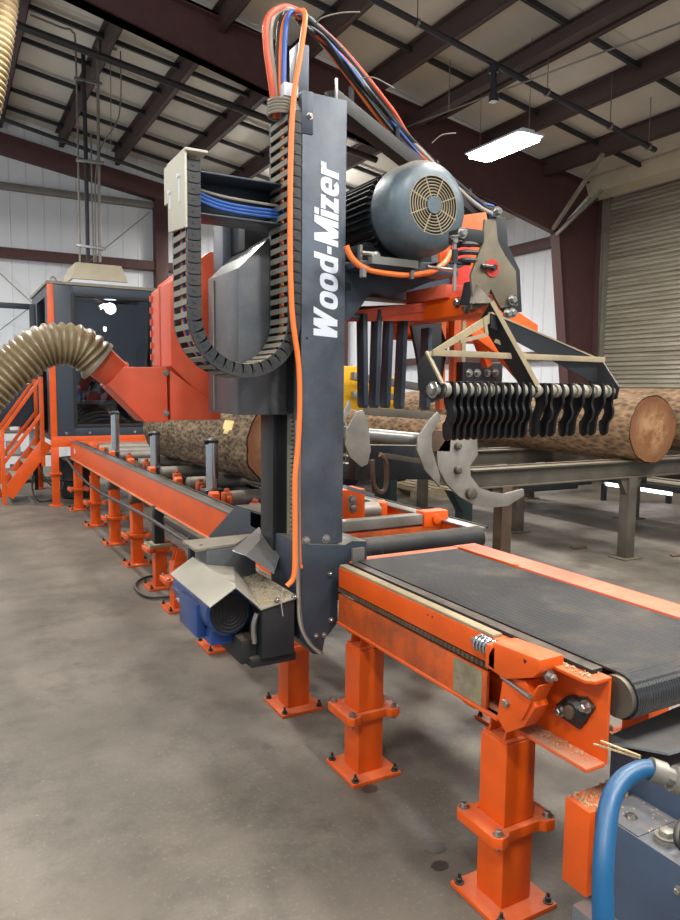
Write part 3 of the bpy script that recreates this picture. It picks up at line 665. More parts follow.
# ================================================================ SAWMILL BED
bed = thing('sawmill_bed', (1.9, 6.3, 0), 'long orange sawmill bed with rails, rollers and bolted floor stands', 'sawmill bed')
ZT = .868
def rail(x0, name='bed_rail'):
    m = MB().bx(x0, x0+.012, 2.9, 10.0, .655, ZT-.004); m.bx(x0-.012, x0+.1, 2.9, 10.0, .645, .656); r = m.build(name, M['orange'], bed, bevel=.002)
    MB().bx(x0-.012, x0+.07, 2.9, 10.0, ZT-.004, ZT+.008).build('rail_cap', M['steel'], r, bevel=.002)
    MB().bx(x0-.014, x0-.0, 2.9, 10.0, .642, .654).build('rail_lip', M['tan'], r, bevel=.002)
    MB().bx(x0+.075, x0+.09, 2.9, 10.0, ZT-.0, ZT+.012).build('rail_lip', M['deepblack'], r, bevel=.002)
    return r
rail(1.43); rail(2.42)
m = MB().bx(1.418, 1.43, 9.6, 9.62, .74, .80); m.build('rail_mark', M['white'], bed)
for y in (3.45, 4.25, 5.05, 5.85, 6.65, 7.45, 8.25, 9.05, 9.85):
    MB().bx(1.44, 2.5, y-.04, y+.04, .62, .7).build('cross_member', M['orange_dirty'], bed, bevel=.004)
MB().bx(1.5, 2.6, 9.75, 9.83, .70, .88).build('end_beam', M['orange'], bed, bevel=.004)
for y in (3.75, 4.55, 5.4, 6.2, 7.0, 7.9, 8.5, 9.1):
    r = MB().lathe((1.62, y, .85), (1, 0, 0), [(0, .03), (.01, .055), (.72, .055), (.73, .03)], 20).build('bed_roller', M['clawsteel'], bed)
    for x in (1.55, 2.36): MB().bx(x-.025, x+.025, y-.05, y+.05, .7, .9).lathe((x-.03, y, .87), (1, 0, 0), [(0, .04), (.06, .04)], 14).build('roller_bearing', M['orange'], r, bevel=.006)
# hydraulic side posts
for i, y in enumerate((4.73, 6.27, 7.95)):
    zt_ = (1.25, 1.21, 1.33)[i]
    p = MB().cyl((1.6, y, .68), (1.6, y, zt_-.03), .043, 20).build('side_support_post', M['chrome'], bed)
    MB().lathe((1.6, y, zt_-.03), (0, 0, 1), [(0, .047), (.02, .047), (.035, .03)], 20).lathe((1.555, y-.02, zt_-.02), (-1, 0, 0), [(0, .02), (.02, .018)], 12).build('post_cap', M['black'], p)
    MB().bx(1.53, 1.67, y-.07, y+.07, .66, .9).build('post_foot', M['black'], p, bevel=.01)
for y in (3.45, 3.95, 4.45, 5.0, 5.6, 6.6, 7.3):
    m = MB().bx(1.57, 1.63, y-.045, y+.025, .84, .915); m.cyl((1.6, y-.01, .91), (1.6, y-.01, .94), .017, 12); m.cyl((1.6, y-.045, .88), (1.6, y-.07, .88), .018, 12)
    m.build('hydraulic_block', M['orange_dirty'], bed, bevel=.01)
for y0_ in (3.3, 4.8, 6.3): # drag chains between rollers
    m = MB(); y = y0_
    while y < y0_+1.4: m.lathe((1.78, y, .80), (1, 0, 0), [(0, .035), (.012, .035)], 10).lathe((2.1, y, .80), (1, 0, 0), [(0, .035), (.012, .035)], 10); m.cyl((1.78, y, .80), (2.12, y, .80), .01, 6); y += .05
    m.build('log_chain', M['deepblack'], bed)
MB().bx(1.66, 2.4, 3.3, 9.3, .70, .72).build('chip_pan', M['black'], bed)
# stands on the left line and right line
first = None
for i, y in enumerate((3.16, 4.13, 5.0, 5.62, 6.45, 7.42, 8.5, 9.7)):
    if i == 3: continue
    if i == 2:
        stand_parts(bed, M['orange'], .34, .2, 1.44, y); continue
    if i == 0:
        stand_parts(bed, M['orange'], .34, .30, 1.49, y); continue
    if i == 1:
        stand_parts(bed, M['orange'], .34, .2, 1.44, y); continue
    if first is None: first = stand_parts(bed, M['orange'], .56, .25, 1.47, y, .05); fy = y
    else: copy_part(first, bed, (0, y-fy, 0))
# stand with black upper leg
yb = 5.62
p = stand_parts(bed, M['orange'], .33, .30, 1.46, yb, .05)
MB().bx(1.41, 1.49, yb-.04, yb+.04, .33, .66).build('upper_leg', M['black'], p, bevel=.004)
MB().bx(1.36, 1.54, yb-.09, yb+.09, .335, .36).build('cap_plate', M['tan'], p, bevel=.003)
for y in (3.3, 4.9, 6.5, 8.1, 9.7): copy_part(first, bed, (.98, y-fy, 0))
for y in (6.45, 7.42): MB().lathe((1.40, y-.02, .60), (1, 0, 0), [(0, .035), (.01, .05), (.09, .05), (.1, .035)], 18).build('levelling_knuckle', M['rust'], bed)
# service pipe and struts under the rail
m = MB().tube([at(66, 458, x=1.36), at(80, 476, x=1.36), at(100, 492, x=1.36), at(140, 513, x=1.36), at(185, 541, x=1.36), at(200, 550, x=1.36)], .014, 10, 6); m.build('service_pipe', M['darkpipe'], bed)
m = MB().bx(1.38, 1.42, 3.5, 5.2, .60, .645); m.bar((1.4, 4.55, .0), (1.4, 4.55, .62), .05, .05); m.bx(1.36, 1.44, 4.5, 4.6, 0, .01); m.build('under_rail_bracket', M['black'], bed, bevel=.003)
# outfeed roller and clamp bar between mast and conveyor
rl = at(372, 547, y=2.82); rr_ = at(478, 539, y=2.82)
rz = (rl.z+rr_.z)/2
r = MB().lathe((1.5, 2.82, rz), (1, 0, 0), [(0, .03), (.005, .058), (rr_.x-1.5, .058), (rr_.x-1.49, .03)], 28).build('transfer_roller', M['deepblack'], bed)
MB().bx(1.5, 1.56, 2.78, 2.86, .64, rz-.04).bx(rr_.x-.08, rr_.x-.02, 2.78, 2.86, .64, rz-.04).build('roller_mount', M['black'], r, bevel=.003)
m = MB().cyl((1.68, 2.79, .8), (1.68, 2.79, .86), .03).cyl((1.75, 2.79, .8), (1.75, 2.79, .86), .03).bx(1.6, 2.1, 2.72, 2.9, .74, .8); m.build('roller_saddle', M['black'], r, bevel=.003)
ya = 3.2; a = at(345, 532, y=ya); b = at(423, 520, y=ya); c = at(447, 520, y=ya)
MB().bx(1.5, b.x, ya, ya+.07, a.z+.0, a.z+.055).build('clamp_bar', M['clawsteel'], bed, bevel=.004)
MB().bx(b.x, c.x, ya-.01, ya+.07, a.z-.02, a.z+.07).build('clamp_bar_end', M['orange'], bed, bevel=.006)
MB().bx(1.5, c.x, ya-.005, ya+.08, a.z-.06, a.z-.012).build('clamp_bar_base', M['orange_dirty'], bed, bevel=.004)
MB().lathe(((b.x+c.x)/2, ya-.01, a.z+.025), (0, -1, 0), [(0, .03), (.014, .028), (.018, .014)], 18).build('clamp_pivot', M['orange'], bed)
q = at(344, 490, y=3.55); q2 = at(365, 522, y=3.55)
MB().bx(q.x-.15, q2.x, 3.55, 3.7, q2.z-.02, q.z).build('valve_housing', M['orange'], bed, bevel=.01)
MB().hexbolt(at(352, 500, y=3.55), (0, -1, 0), .02).hexbolt(at(353, 508, y=3.55), (0, -1, 0), .02).build('valve_bolts', M['zinc'], bed)
MB().bar(at(345, 487, y=3.5), at(372, 495, y=3.5), .05, .02).build('valve_cover', M['galv'], bed)

# coiled hose on floor by the black stand
cc = at(155, 588, z=.02)
pts = [at(*p, z=.02) for p in ((200, 606), (175, 597), (150, 597), (137, 590), (136, 583), (147, 577), (165, 575), (180, 577), (200, 580))]
tag(MB().tube(pts, .012, 8, 8).build('floor_hose', M['blackcable']), 'black hose looped on the floor beside the orange stands', 'hose')

# ================================================================ SAW CARRIAGE
car = thing('saw_carriage', (1.35, 2.8, 0), 'dark blue-grey saw mast with head covers, motor and cable chain riding on the bed', 'saw head')
MX0, MX1, MY = 1.253, 1.452, 2.60
MZ = 2.745
mast = MB().bx(MX0, MX1, MY, MY+.07, .95, MZ).build('mast', M['mast'], car, bevel=.006)
MB().bx(MX0-.004, MX0+.045, MY-.004, MY+.0, MZ-.16, MZ).build('mast_cap_plate', M['navy'], mast, bevel=.002)
MB().hexbolt(at(310, 116, y=MY-.004), (0, -1, 0), .009).build('cap_bolt', M['zinc'], mast)
b = MB(); b.hexbolt(at(306, 541, y=MY), (0, -1, 0), .013); b.hexbolt(at(326, 539, y=MY), (0, -1, 0), .013); b.build('mast_bolts', M['zinc'], mast)
MB().cyl((MX0+.025, MY-.001, 1.80), (MX0+.025, MY+.002, 1.80), .006, 12).build('rivet_hole', M['deepblack'], mast)
m = MB().bx(1.262, 1.31, MY+.06, MY+.14, MZ, MZ+.2); m.build('mast_post', M['mast'], mast, bevel=.003)
MB().bx(1.19, 1.25, MY+.03, MY+.08, MZ-.02, MZ+.03).build('junction_box', M['white'], mast, bevel=.004)
MB().bx(1.415, 1.425, MY+.03, MY+.04, MZ, MZ+.09).build('stud', M['zinc'], mast, bevel=.002)
# lettering
def lettering(p0, p1, height, par):
    """heavy slanted lettering, each glyph built from flat strokes; u runs up the mast"""
    m = MB(); glyphs = []
    def P4(*q): return [tuple(v) for v in q]
    def par4(x0, y0, x1, y1, t): return P4((x0, y0), (x0+t, y0), (x1+t, y1), (x1, y1))
    def rect(x0, x1, y0, y1): return P4((x0, y0), (x1, y0), (x1, y1), (x0, y1))
    def ring(w, h, a0=0, a1=360, n=28):
        out = []; cx, cy = w/2, h/2
        def pt(a, rx, ry):
            c, s_ = math.cos(a), math.sin(a); e = .72
            return (cx+rx*math.copysign(abs(c)**e, c), cy+ry*math.copysign(abs(s_)**e, s_))
        for i in range(n):
            t0 = math.radians(a0+(a1-a0)*i/n); t1 = math.radians(a0+(a1-a0)*(i+1)/n)
            out.append([pt(t0, w/2, h/2+.01), pt(t1, w/2, h/2+.01), pt(t1, w/2-.23, h/2-.17), pt(t0, w/2-.23, h/2-.17)])
        return out
    T = .25; X = .74
    def W(): return [par4(0, 1, .14, 0, T+.03), par4(.43, 1, .14, 0, T), par4(.43, 1, .60, 0, T+.03), par4(.92, 1, .60, 0, T)], 1.19
    def O(): return ring(.68, X), .68
    def D(): return ring(.68, X)+[rect(.43, .68, 0, 1)], .68
    def dash(): return [rect(.02, .32, .28, .46)], .34
    def Mm(): return [rect(0, T, 0, 1), rect(.76, 1.01, 0, 1), par4(.0, 1, .36, 0, T+.04), par4(.72, 1, .36, 0, T+.04)], 1.01
    def I(): return [rect(0, T, 0, X), rect(0, T, .82, 1)], T
    def Z(): return [rect(0, .54, .55, X), rect(0, .56, 0, .19), par4(.27, X, 0, 0, T+.02)], .56
    def E_(): return ring(.68, X, 0, 318)+[rect(.1, .66, .29, .42)], .68
    def R_(): return [rect(0, T, 0, X)]+[P4((.2, .50), (.2, .68), (.34, .745), (.48, .745), (.48, .53), (.34, .53))], .48
    u = 0; polys = []
    for g_ in (W, O, O, D, dash, Mm, I, Z, E_, R_):
        ps, w_ = g_()
        for p_ in ps: polys.append([(x+u+y*.20, y) for x, y in p_])
        u += w_+.05
    L = p1[2]-p0[2]; tot = u+.15
    k = 0
    for p_ in polys:
        pts = [(p0[0]+(1-y)*height, MY-.001-k*.00001, p0[2]+x/tot*L) for x, y in p_]; k += 1
        m.prism(pts, (0, .003, 0))
    lo = m.build('lettering', M['white'], par, smooth=False); lo['label'] = 'white bold vertical lettering'
p0 = at(312, 340, y=MY); p1 = at(312, 158, y=MY)
lettering((at(314, 250, y=MY).x, 0, p0.z), (0, 0, p1.z), at(337, 250, y=MY).x-at(313, 250, y=MY).x, mast)
# base housing
poly = [(300, 544), (345, 545), (352, 541), (367, 541), (367, 569), (343, 569), (343, 580), (338, 581), (338, 623), (325, 639), (322, 655), (313, 654), (300, 640)]
m = MB().prism([at(*p, y=MY-.01) for p in poly], (0, .3, 0)); bh = m.build('base_housing', M['navy'], car, bevel=.004)
m = MB().bx(1.49, 1.55, MY-.02, MY+.1, .86, .925); m.build('rail_wiper', M['clawsteel'], bh, bevel=.003)
b = MB()
for p in ((330, 574), (331, 620), (316, 636), (324, 635)): b.hexbolt(at(*p, y=MY-.01), (0, -1, 0), .008)
b.build('housing_bolts', M['zinc'], bh)
# drive box left of the mast foot
yb = MY-.06
q = [at(*p, y=yb) for p in ((256, 599), (302, 589), (318, 586), (318, 640), (306, 646), (258, 655))]
db = MB().prism([(1.06, yb, .735), (1.20, yb, .757), (1.20, yb, .53), (1.06, yb, .53)], (0, .5, 0)).build('drive_box', M['black'], car, bevel=.004)
b = MB()
for p in ((277, 600), (294, 597)): b.hexbolt(at(*p, y=yb), (0, -1, 0), .008)
b.build('box_bolts', M['zinc'], db)
MB().bx(.99, 1.06, yb+.05, yb+.4, .5, .6).bx(1.02, 1.22, yb+.02, yb+.45, .49, .53).build('gear_motor', M['deepblack'], db, bevel=.01)
MB().prism([(1.05, yb-.01, .733), (1.215, yb-.01, .762), (1.215, yb-.01, .766), (1.05, yb-.01, .739)], (0, .52, 0)).build('box_lid', M['dusty'], db)
MB().tube([(1.05, yb+.03, .71), (1.035, yb+.03, .66), (1.04, yb+.03, .59)], .011, 8).build('flex_conduit', M['zinc'], db)
m = MB(); rr = random.Random(5)
for i in range(260):
    x, y = rr.uniform(1.06, 1.20), rr.uniform(yb+.0, yb+.45); s = rr.uniform(.002, .007); z = .7685+(x-1.215)*.175; m.prism([(x, y, z-.002), (x+s*2, y+s, z-.002), (x+s, y+s*2, z-.002)], (0, 0, s*.6+.002))
tag(m.build('wood_chips', M['sawdust']), 'sawdust and chips scattered on the sheet-metal cover left of the mast foot', 'wood chips', kind='stuff')
# inverted-V motor cover
hx, hz = .955, .835; y0, y1 = 2.55, 3.1
m = MB()
m.prism([(hx, y0, hz), (hx-.105, y0, hz-.065), (hx-.105, y0, hz-.069), (hx, y0, hz-.005), (1.06, y0, hz-.105), (1.06, y0, hz-.1)], (0, y1-y0, 0))
m.prism([(hx, y0+.004, hz-.002), (1.06, y0+.004, hz-.098), (1.11, y1-.1, hz-.03), (hx+.0, y1, hz-.002)], (.001, 0, -.003))
m.build('motor_cover', M['galvdust'], car)
# small blue motor beneath
mo = MB().lathe((.965, y0+.1, .70), (0, 1, 0), [(0, .085), (.01, .095), (.1, .098), (.12, .09), (.5, .09), (.52, .06)], 28).build('travel_motor', M['motorblue'], car)
m = MB()
for i in range(10): a_ = 2*PI*i/10; m.bar((.965+math.cos(a_)*.092, y0+.24, .70+math.sin(a_)*.092), (.965+math.cos(a_)*.092, y0+.58, .70+math.sin(a_)*.092), .006, .02, up=(math.cos(a_), 0, math.sin(a_)))
m.build('cooling_fins', M['motorblue'], mo)
fg = MB()
for r_ in (.015, .03, .045, .06, .075): 
    pts = [(.965+math.cos(2*PI*i/24)*r_, y0+.095, .70+math.sin(2*PI*i/24)*r_) for i in range(25)]; fg.tube(pts, .0022, 5, 1)
for i in range(-5, 6): fg.bar((.965+i*.015, y0+.095, .70-math.sqrt(.08**2-(i*.015)**2)), (.965+i*.015, y0+.095, .70+math.sqrt(.08**2-(i*.015)**2)), .003, .003)
fg.build('fan_grille', M['deepblack'], mo); MB().lathe((.965, y0+.097, .7), (0, 1, 0), [(0, .082), (.004, .082)], 24).build('fan_shroud', M['black'], mo)
MB().bx(.90, 1.0, y0+.14, y0+.3, .56, .62).bx(.86, .9, y0+.2, y0+.45, .58, .72).build('terminal_box', M['motorblue'], mo, bevel=.008)
# flat plate with holes
z = .895; pl = MB().prism([at(182, 543, z=z), at(195, 552, z=z), at(236, 546, z=z), at(252, 536, z=z)], (0, 0, .012)); pq = pl.build('motor_mount_plate', M['dusty'], car, bevel=.002)
MB().bx(.97, 1.2, 2.95, 3.12, .74, .893).build('mount_block', M['box'], pq, bevel=.004)
k = MB()
for p in ((187, 545), (196, 550), (201, 545), (208, 549), ): c_ = at(*p, z=z+.0125); k.cyl(c_, c_+V((0, 0, .001)), .008, 12)
k.build('plate_holes', M['deepblack'], pq)
# bent chute sheets
def sheet(pts, thick, name, mat, par):
    n = (pts[1]-pts[0]).cross(pts[2]-pts[0]).normalized(); return MB().prism(pts, n*thick).build(name, mat, par)
A1 = at(232, 552, y=2.85); A2 = at(259, 529, y=3.0); A3 = at(280, 548, y=2.8); A4 = at(272, 573, y=2.62); A5 = at(252, 560, y=2.7)
m = MB(); m.prism([at(232, 551, y=2.86), at(259, 528, y=3.02), at(264, 537, y=2.95), at(246, 556, y=2.76)], (0.002, .004, .004)); m.prism([at(246, 556, y=2.76), at(264, 537, y=2.95), at(281, 552, y=2.84), at(274, 574, y=2.66)], (0.002, .004, .004)); m.build('chip_deflector', M['galv'], car)
# rack column behind the chain
rc = MB().bx(1.235, 1.31, 2.84, 2.98, .80, 1.5).build('rack_column', M['black'], car, bevel=.005)
MB().bx(1.25, 1.254, 2.836, 2.842, .82, 1.48).bx(1.275, 1.279, 2.836, 2.842, .82, 1.48).build('column_ridge', M['deepblack'], rc)
m = MB(); z = .7
while z < 1.49: m.prism([(1.302, 2.79, z), (1.302, 2.79, z+.010), (1.302, 2.81, z+.014), (1.302, 2.81, z-.002)], (.035, 0, 0)); z += .02
m.bx(1.302, 1.337, 2.808, 2.84, .7, 1.5); m.build('gear_rack', M['dusty'], rc)
# rail shoe: black wedge box on the rail
m = MB().prism([(1.36, 4.11, .70), (1.36, 3.64, .955), (1.36, 3.2, .975), (1.36, 3.2, .80), (1.36, 3.64, .80), (1.36, 3.95, .70)], (.012, 0, 0)); m.bx(1.36, 1.60, 3.15, 3.4, .885, .975); m.bx(1.36, 1.6, 3.38, 3.42, .885, .97)
m.prism([(1.36, 3.64, .955), (1.36, 3.2, .975), (1.5, 3.2, .975), (1.5, 3.64, .955)], (0, 0, .008))
m.build('rail_guard', M['navy'], car, bevel=.003)
# head covers: octagonal prisms
def cover(y0, y1, pts, name, mat, par=car): return MB().prism([(x, y0, z) for x, z in pts], (0, y1-y0, 0)).build(name, mat, par, bevel=.005)
g1 = cover(2.80, 3.18, [(1.062, 1.487), (1.062, 2.083), (1.19, 2.21), (1.27, 2.26), (1.44, 2.26), (1.44, 1.487)], 'idle_wheel_cover', M['box'])
b_ = MB().bx(1.055, 1.06, 2.86, 3.1, 1.55, 2.0); 
MB().bx(1.056, 1.062, 3.085, 3.095, 1.5, 2.07).build('cover_seam', M['dusty'], g1)
# big orange blade housing
g2 = cover(3.42, 3.6, [(.955, 1.70), (.955, 2.095), (1.15, 2.255), (1.28, 2.262), (1.78, 2.262), (1.86, 2.15), (1.86, 1.7), (1.7, 1.50), (1.165, 1.50)], 'blade_housing', M['orange_faded'])
cover(3.6, 3.63, [(.95, 1.69), (.95, 2.1), (1.15, 2.26), (1.8, 2.27), (1.87, 2.15), (1.87, 1.69)], 'housing_rim', M['orange_faded'], g2)
m = MB()
for z in [1.74+.06*i for i in range(6)]: m.bx(.952, .966, 3.78, 3.80, z, z+.03)
m.build('housing_hinge', M['orange_faded'], g2)
cover(3.46, 3.8, [(.962, 1.71), (.962, 2.085), (1.15, 2.235), (1.4, 2.235), (1.4, 1.6), (1.1, 1.55)], 'housing_rear', M['orange_faded'], g2)
cover(3.405, 3.5, [(.945, 1.44), (.945, 1.68), (1.2, 1.50), (1.2, 1.44)], 'housing_lower', M['orange_faded'], g2)
# dust chute and spigot
fy_ = 3.40
ch = MB().prism([at(p[0], p[1], y=fy_) for p in ((125, 367), (167, 367), (168, 422), (145, 422), (108, 385))], (0, .2, 0)).build('dust_chute', M['orange_faded'], car, bevel=.004)
a = at(116.5, 375.5, y=fy_+.09); b = at(93, 356, y=fy_+.09)
MB().cyl(a+(a-b)*.1, b, .072, 28, .083).build('chute_spigot', M['orange_faded'], ch)
MB().cyl(a+(a-b)*.05, a-(a-b)*.05, .08, 28).build('spigot_weld', M['pink_orange'], ch)
b = MB().hexbolt(at(166, 373, y=fy_), (0, -1, 0), .01).hexbolt(at(166, 413, y=fy_), (0, -1, 0), .01); b.build('chute_bolts', M['zinc'], ch)
# structure right of / behind cover
MB().bx(1.13, 1.17, 3.17, 3.3, 2.0, 2.42).build('head_plate', M['mast'], car, bevel=.003)
MB().bx(1.17, 1.5, 3.0, 3.4, 2.2, 2.45).build('head_crosshead', M['black'], car, bevel=.005)
MB().bx(1.30, 2.5, 2.86, 3.0, 2.02, 2.2).build('head_beam', M['navy'], car, bevel=.005)
# chain carrier arm and bracket
arm = MB().bx(.83, 1.3, 2.80, 2.81, 2.25, 2.40).bx(.83, 1.3, 2.66, 2.81, 2.395, 2.402).bx(.83, 1.3, 2.66, 2.81, 2.243, 2.25).build('chain_arm', M['navy'], car, bevel=.002)
bk = MB().prism([(.775, 2.84, 2.30), (.775, 2.84, 2.44), (.775, 2.57, 2.44), (.775, 2.57, 2.17), (.775, 2.79, 2.19), (.775, 2.79, 2.30)], (.01, 0, 0)).bx(.775, .86, 2.56, 2.8, 2.435, 2.445).build('chain_bracket', M['bracketgrey'], arm, bevel=.003)
MB().cyl((.765, 2.63, 2.36), (.776, 2.63, 2.36), .008, 8).cyl((.765, 2.75, 2.33), (.776, 2.75, 2.33), .008, 8).bx(.772, .776, 2.625, 2.635, 2.27, 2.36).bx(.772, .776, 2.745, 2.755, 2.27, 2.33).build('bracket_pins', M['white'], bk)
m = MB()
for i in range(3): m.tube([(.85, 2.72, 2.345-i*.014), (.95, 2.715, 2.315-i*.013), (1.08, 2.71, 2.305-i*.013), (1.3, 2.71, 2.31-i*.013)], .0065, 8, 5)
m.build('blue_hoses', M['bluecable'], arm)
MB().tube([(.86, 2.73, 2.355), (1.0, 2.725, 2.335), (1.3, 2.725, 2.33)], .006, 8, 5).build('grey_hose', M['greycable'], arm)
# energy chain
XLc, XRc, RC, ZC = .817, 1.222, .2025, 1.868
path = []; step = .0405
z = 2.40
while z > ZC+step*.6: path.append((V((XLc, 0, z)), V((0, 0, -1)))); z -= step
na = 16
for i in range(na+1):
    a_ = PI+PI*i/na; path.append((V((XLc+RC+math.cos(a_)*RC, 0, ZC+math.sin(a_)*RC)), V((-math.sin(a_), 0, math.cos(a_)))))
z = ZC+step
while z < 2.66: path.append((V((XRc, 0, z)), V((0, 0, 1)))); z += step
ec = None; ms, mr = MB(), MB()
for i, (p, d_) in enumerate(path):
    nrm = V((-d_.z, 0, d_.x))           # outward/inward in plane
    L, T = .046, .0255
    for yy in (2.595, 2.775):
        c0 = V((p.x, yy, p.z)); pts = []
        for s in range(7): a_ = -PI/2+PI*s/6; pts.append(c0+d_*(L*.42+math.cos(a_)*.008)+nrm*math.sin(a_)*T)
        for s in range(5): a_ = PI/2-PI*s/4; pts.append(c0-d_*(L*.5-math.cos(a_)*.006)+nrm*math.sin(a_)*T)
        ms.prism(pts, (0, .012 if i % 2 else .016, 0))
        ms.cyl(c0+V((0, -.002, 0)), c0+V((0, .0, 0)), .007, 10)
    if i % 1 == 0:
        for sg in (1, -1):
            c0 = p+nrm*T*sg*.98; u = d_*.0105
            mr.prism([V((c0.x, 2.607, c0.z))+u+nrm*.003, V((c0.x, 2.607, c0.z))+u-nrm*.003, V((c0.x, 2.607, c0.z))-u-nrm*.003, V((c0.x, 2.607, c0.z))-u+nrm*.003], (0, .168, 0))
ec = ms.build('cable_chain', M['chain'], car, bevel=.0)
mr.build('chain_rungs', M['rung'], ec)
def chain_cable(off, y, r, mat, name, z0=2.42, z1=2.66):
    pts = [(XLc+off, y, z) for z in (2.36, 2.15, 1.95)]
    for i in range(0, 13): a_ = PI+PI*i/12; pts.append((XLc+RC+math.cos(a_)*(RC-off), y, ZC+math.sin(a_)*(RC-off)))
    pts += [(XRc-off, y, z) for z in (1.95, 2.3, z1)]
    return MB().tube(pts, r, 8, 3).build(name, mat, ec)
chain_cable(-.003, 2.72, .013, M['orangecable'], 'chain_cable')
chain_cable(.004, 2.67, .009, M['blackcable'], 'chain_cable')
chain_cable(-.012, 2.69, .006, M['bluecable'], 'chain_cable')
chain_cable(-.01, 2.625, .007, M['greycable'], 'chain_cable')
MB().bx(1.195, 1.262, 2.6, 2.74, 1.95, 2.7).build('chain_backing', M['deepblack'], car) if False else None
MB().bx(1.28, 1.43, 2.67, 2.80, 1.5, 2.7).build('chain_guide', M['black'], car)
# cables over the mast top
def topcable(pts, r, mat, name='mast_cable', sub=8): return MB().tube([at(p[0], p[1], y=p[2]) for p in pts], r, 10, sub).build(name, mat, car)
topcable([(275, 118, 2.68), (272, 90, 2.67), (266, 45, 2.66), (267, 20, 2.67), (280, 8, 2.72), (296, 10, 2.8), (322, 30, 2.88), (352, 60, 3.0), (392, 110, 3.1), (410, 138, 3.2), (440, 170, 3.3), (480, 205, 3.4)], .012, M['orange_faded'])
topcable([(276, 118, 2.69), (274, 80, 2.69), (270, 45, 2.69), (272, 18, 2.7), (286, 9, 2.75), (305, 20, 2.84), (340, 52, 2.95), (380, 105, 3.1), (420, 150, 3.2), (470, 200, 3.35), (492, 214, 3.4)], .013, M['greycable'])
topcable([(284, 118, 2.66), (284, 60, 2.66), (287, 20, 2.68), (296, 12, 2.74), (312, 26, 2.84), (345, 62, 2.95), (385, 115, 3.1), (430, 165, 3.25), (475, 203, 3.4)], .010, M['bluecable'])
topcable([(279, 118, 2.7), (277, 60, 2.7), (281, 18, 2.72), (292, 10, 2.78), (318, 36, 2.88), (352, 78, 3.0), (390, 128, 3.1), (430, 172, 3.25), (475, 208, 3.4)], .008, M['blackcable'])
topcable([(281, 118, 2.68), (280, 70, 2.68), (283, 25, 2.70), (293, 14, 2.76), (314, 34, 2.88), (344, 72, 3.0), (382, 122, 3.1), (428, 168, 3.25), (470, 204, 3.4)], .008, M['orangecable'])
topcable([(300, 22, 2.8), (330, 50, 2.92), (362, 92, 3.05), (400, 140, 3.15), (440, 180, 3.3), (482, 210, 3.4)], .012, M['blackcable'])
topcable([(304, 16, 2.8), (335, 44, 2.92), (368, 84, 3.05), (404, 132, 3.15), (444, 172, 3.3), (486, 208, 3.4), (493, 216, 3.4), (494, 232, 3.4)], .015, M['blackcable'])
topcable([(315, 25, 2.8), (322, 18, 2.75), (340, 13, 2.7), (360, 12, 2.65)], .003, M['greycable'], 'loose_wire')
topcable([(362, 78, 3.0), (375, 78, 2.95), (394, 88, 2.9)], .003, M['greycable'], 'loose_wire')
topcable([(432, 143, 3.2), (442, 135, 3.15), (456, 133, 3.1)], .003, M['greycable'], 'loose_wire')
rr = random.Random(21)
for k in range(11):
    o1, o2 = rr.uniform(-7, 7), rr.uniform(-4, 4); pts = []
    for (px_, py_, yy_) in ((298, 18, 2.8), (318, 34, 2.87), (345, 66, 2.97), (375, 102, 3.07), (408, 142, 3.17), (440, 172, 3.28), (472, 200, 3.38), (492, 214, 3.42)):
        pts.append((px_+o1*.4+rr.uniform(-3, 3), py_+o1+rr.uniform(-4, 4)+o2*.3, yy_+rr.uniform(-.03, .03)))
    topcable(pts, rr.choice((.005, .007, .009)), M[rr.choice(('blackcable', 'blackcable', 'greycable', 'bluecable', 'rust', 'orange_faded', 'blackcable'))], 'bundled_cable')
# diagonal cable tray from mast top to the right
a = at(330, 98, y=2.9); b = at(488, 224, y=3.5)
tr = MB().bar(a, b, .07, .07).build('cable_tray', M['trayblack'], car, bevel=.003)
m = MB()
for t_ in (.1, .35, .6, .85): c_ = a.lerp(b, t_)+V((0, 0, .07)); m.bar(c_-V((.02, .02, 0)), c_+V((.02, .02, 0)), .01, .09)
m.build('tie_wraps', M['blackcable'], tr)
# lashing at chain head
m = MB()
for i in range(5): m.tube([(1.19+.02*math.cos(a_)*2.3, 2.67+.05*math.sin(a_), 2.66+.012*i) for a_ in [2*PI*j/14 for j in range(15)]], .006, 6, 1)
m.build('rope_lashing', M['dusty'], ec)
# loose orange cable down the mast
oc = [(305, 14, 2.6), (301, 50, 2.58), (294, 95, 2.57), (291, 150, 2.57), (290, 230, 2.57), (292, 310, 2.57), (299, 370, 2.57), (299, 430, 2.565), (295, 480, 2.56), (295, 540, 2.55), (294, 575, 2.54), (287, 586, 2.54)]
topcable([(296, 12, 2.72)]+oc[0:], .0105, M['orangecable'], 'drop_cable')
topcable([(300, 400, 2.595), (299, 480, 2.595), (300, 560, 2.585), (302, 566, 2.585)], .006, M['orangecable'], 'drop_cable')
topcable([(297, 420, 2.59), (297, 540, 2.58), (298, 600, 2.56), (300, 625, 2.56), (308, 642, 2.56), (320, 654, 2.57)], .006, M['greycable'], 'drop_cable')
topcable([(299, 430, 2.585), (299, 545, 2.575), (300, 600, 2.565), (303, 628, 2.565), (312, 645, 2.565), (322, 653, 2.575)], .005, M['steel'], 'drop_cable')
topcable([(283, 588, 2.53), (281, 600, 2.52), (283, 616, 2.52)], .002, M['greycable'], 'loose_wire')
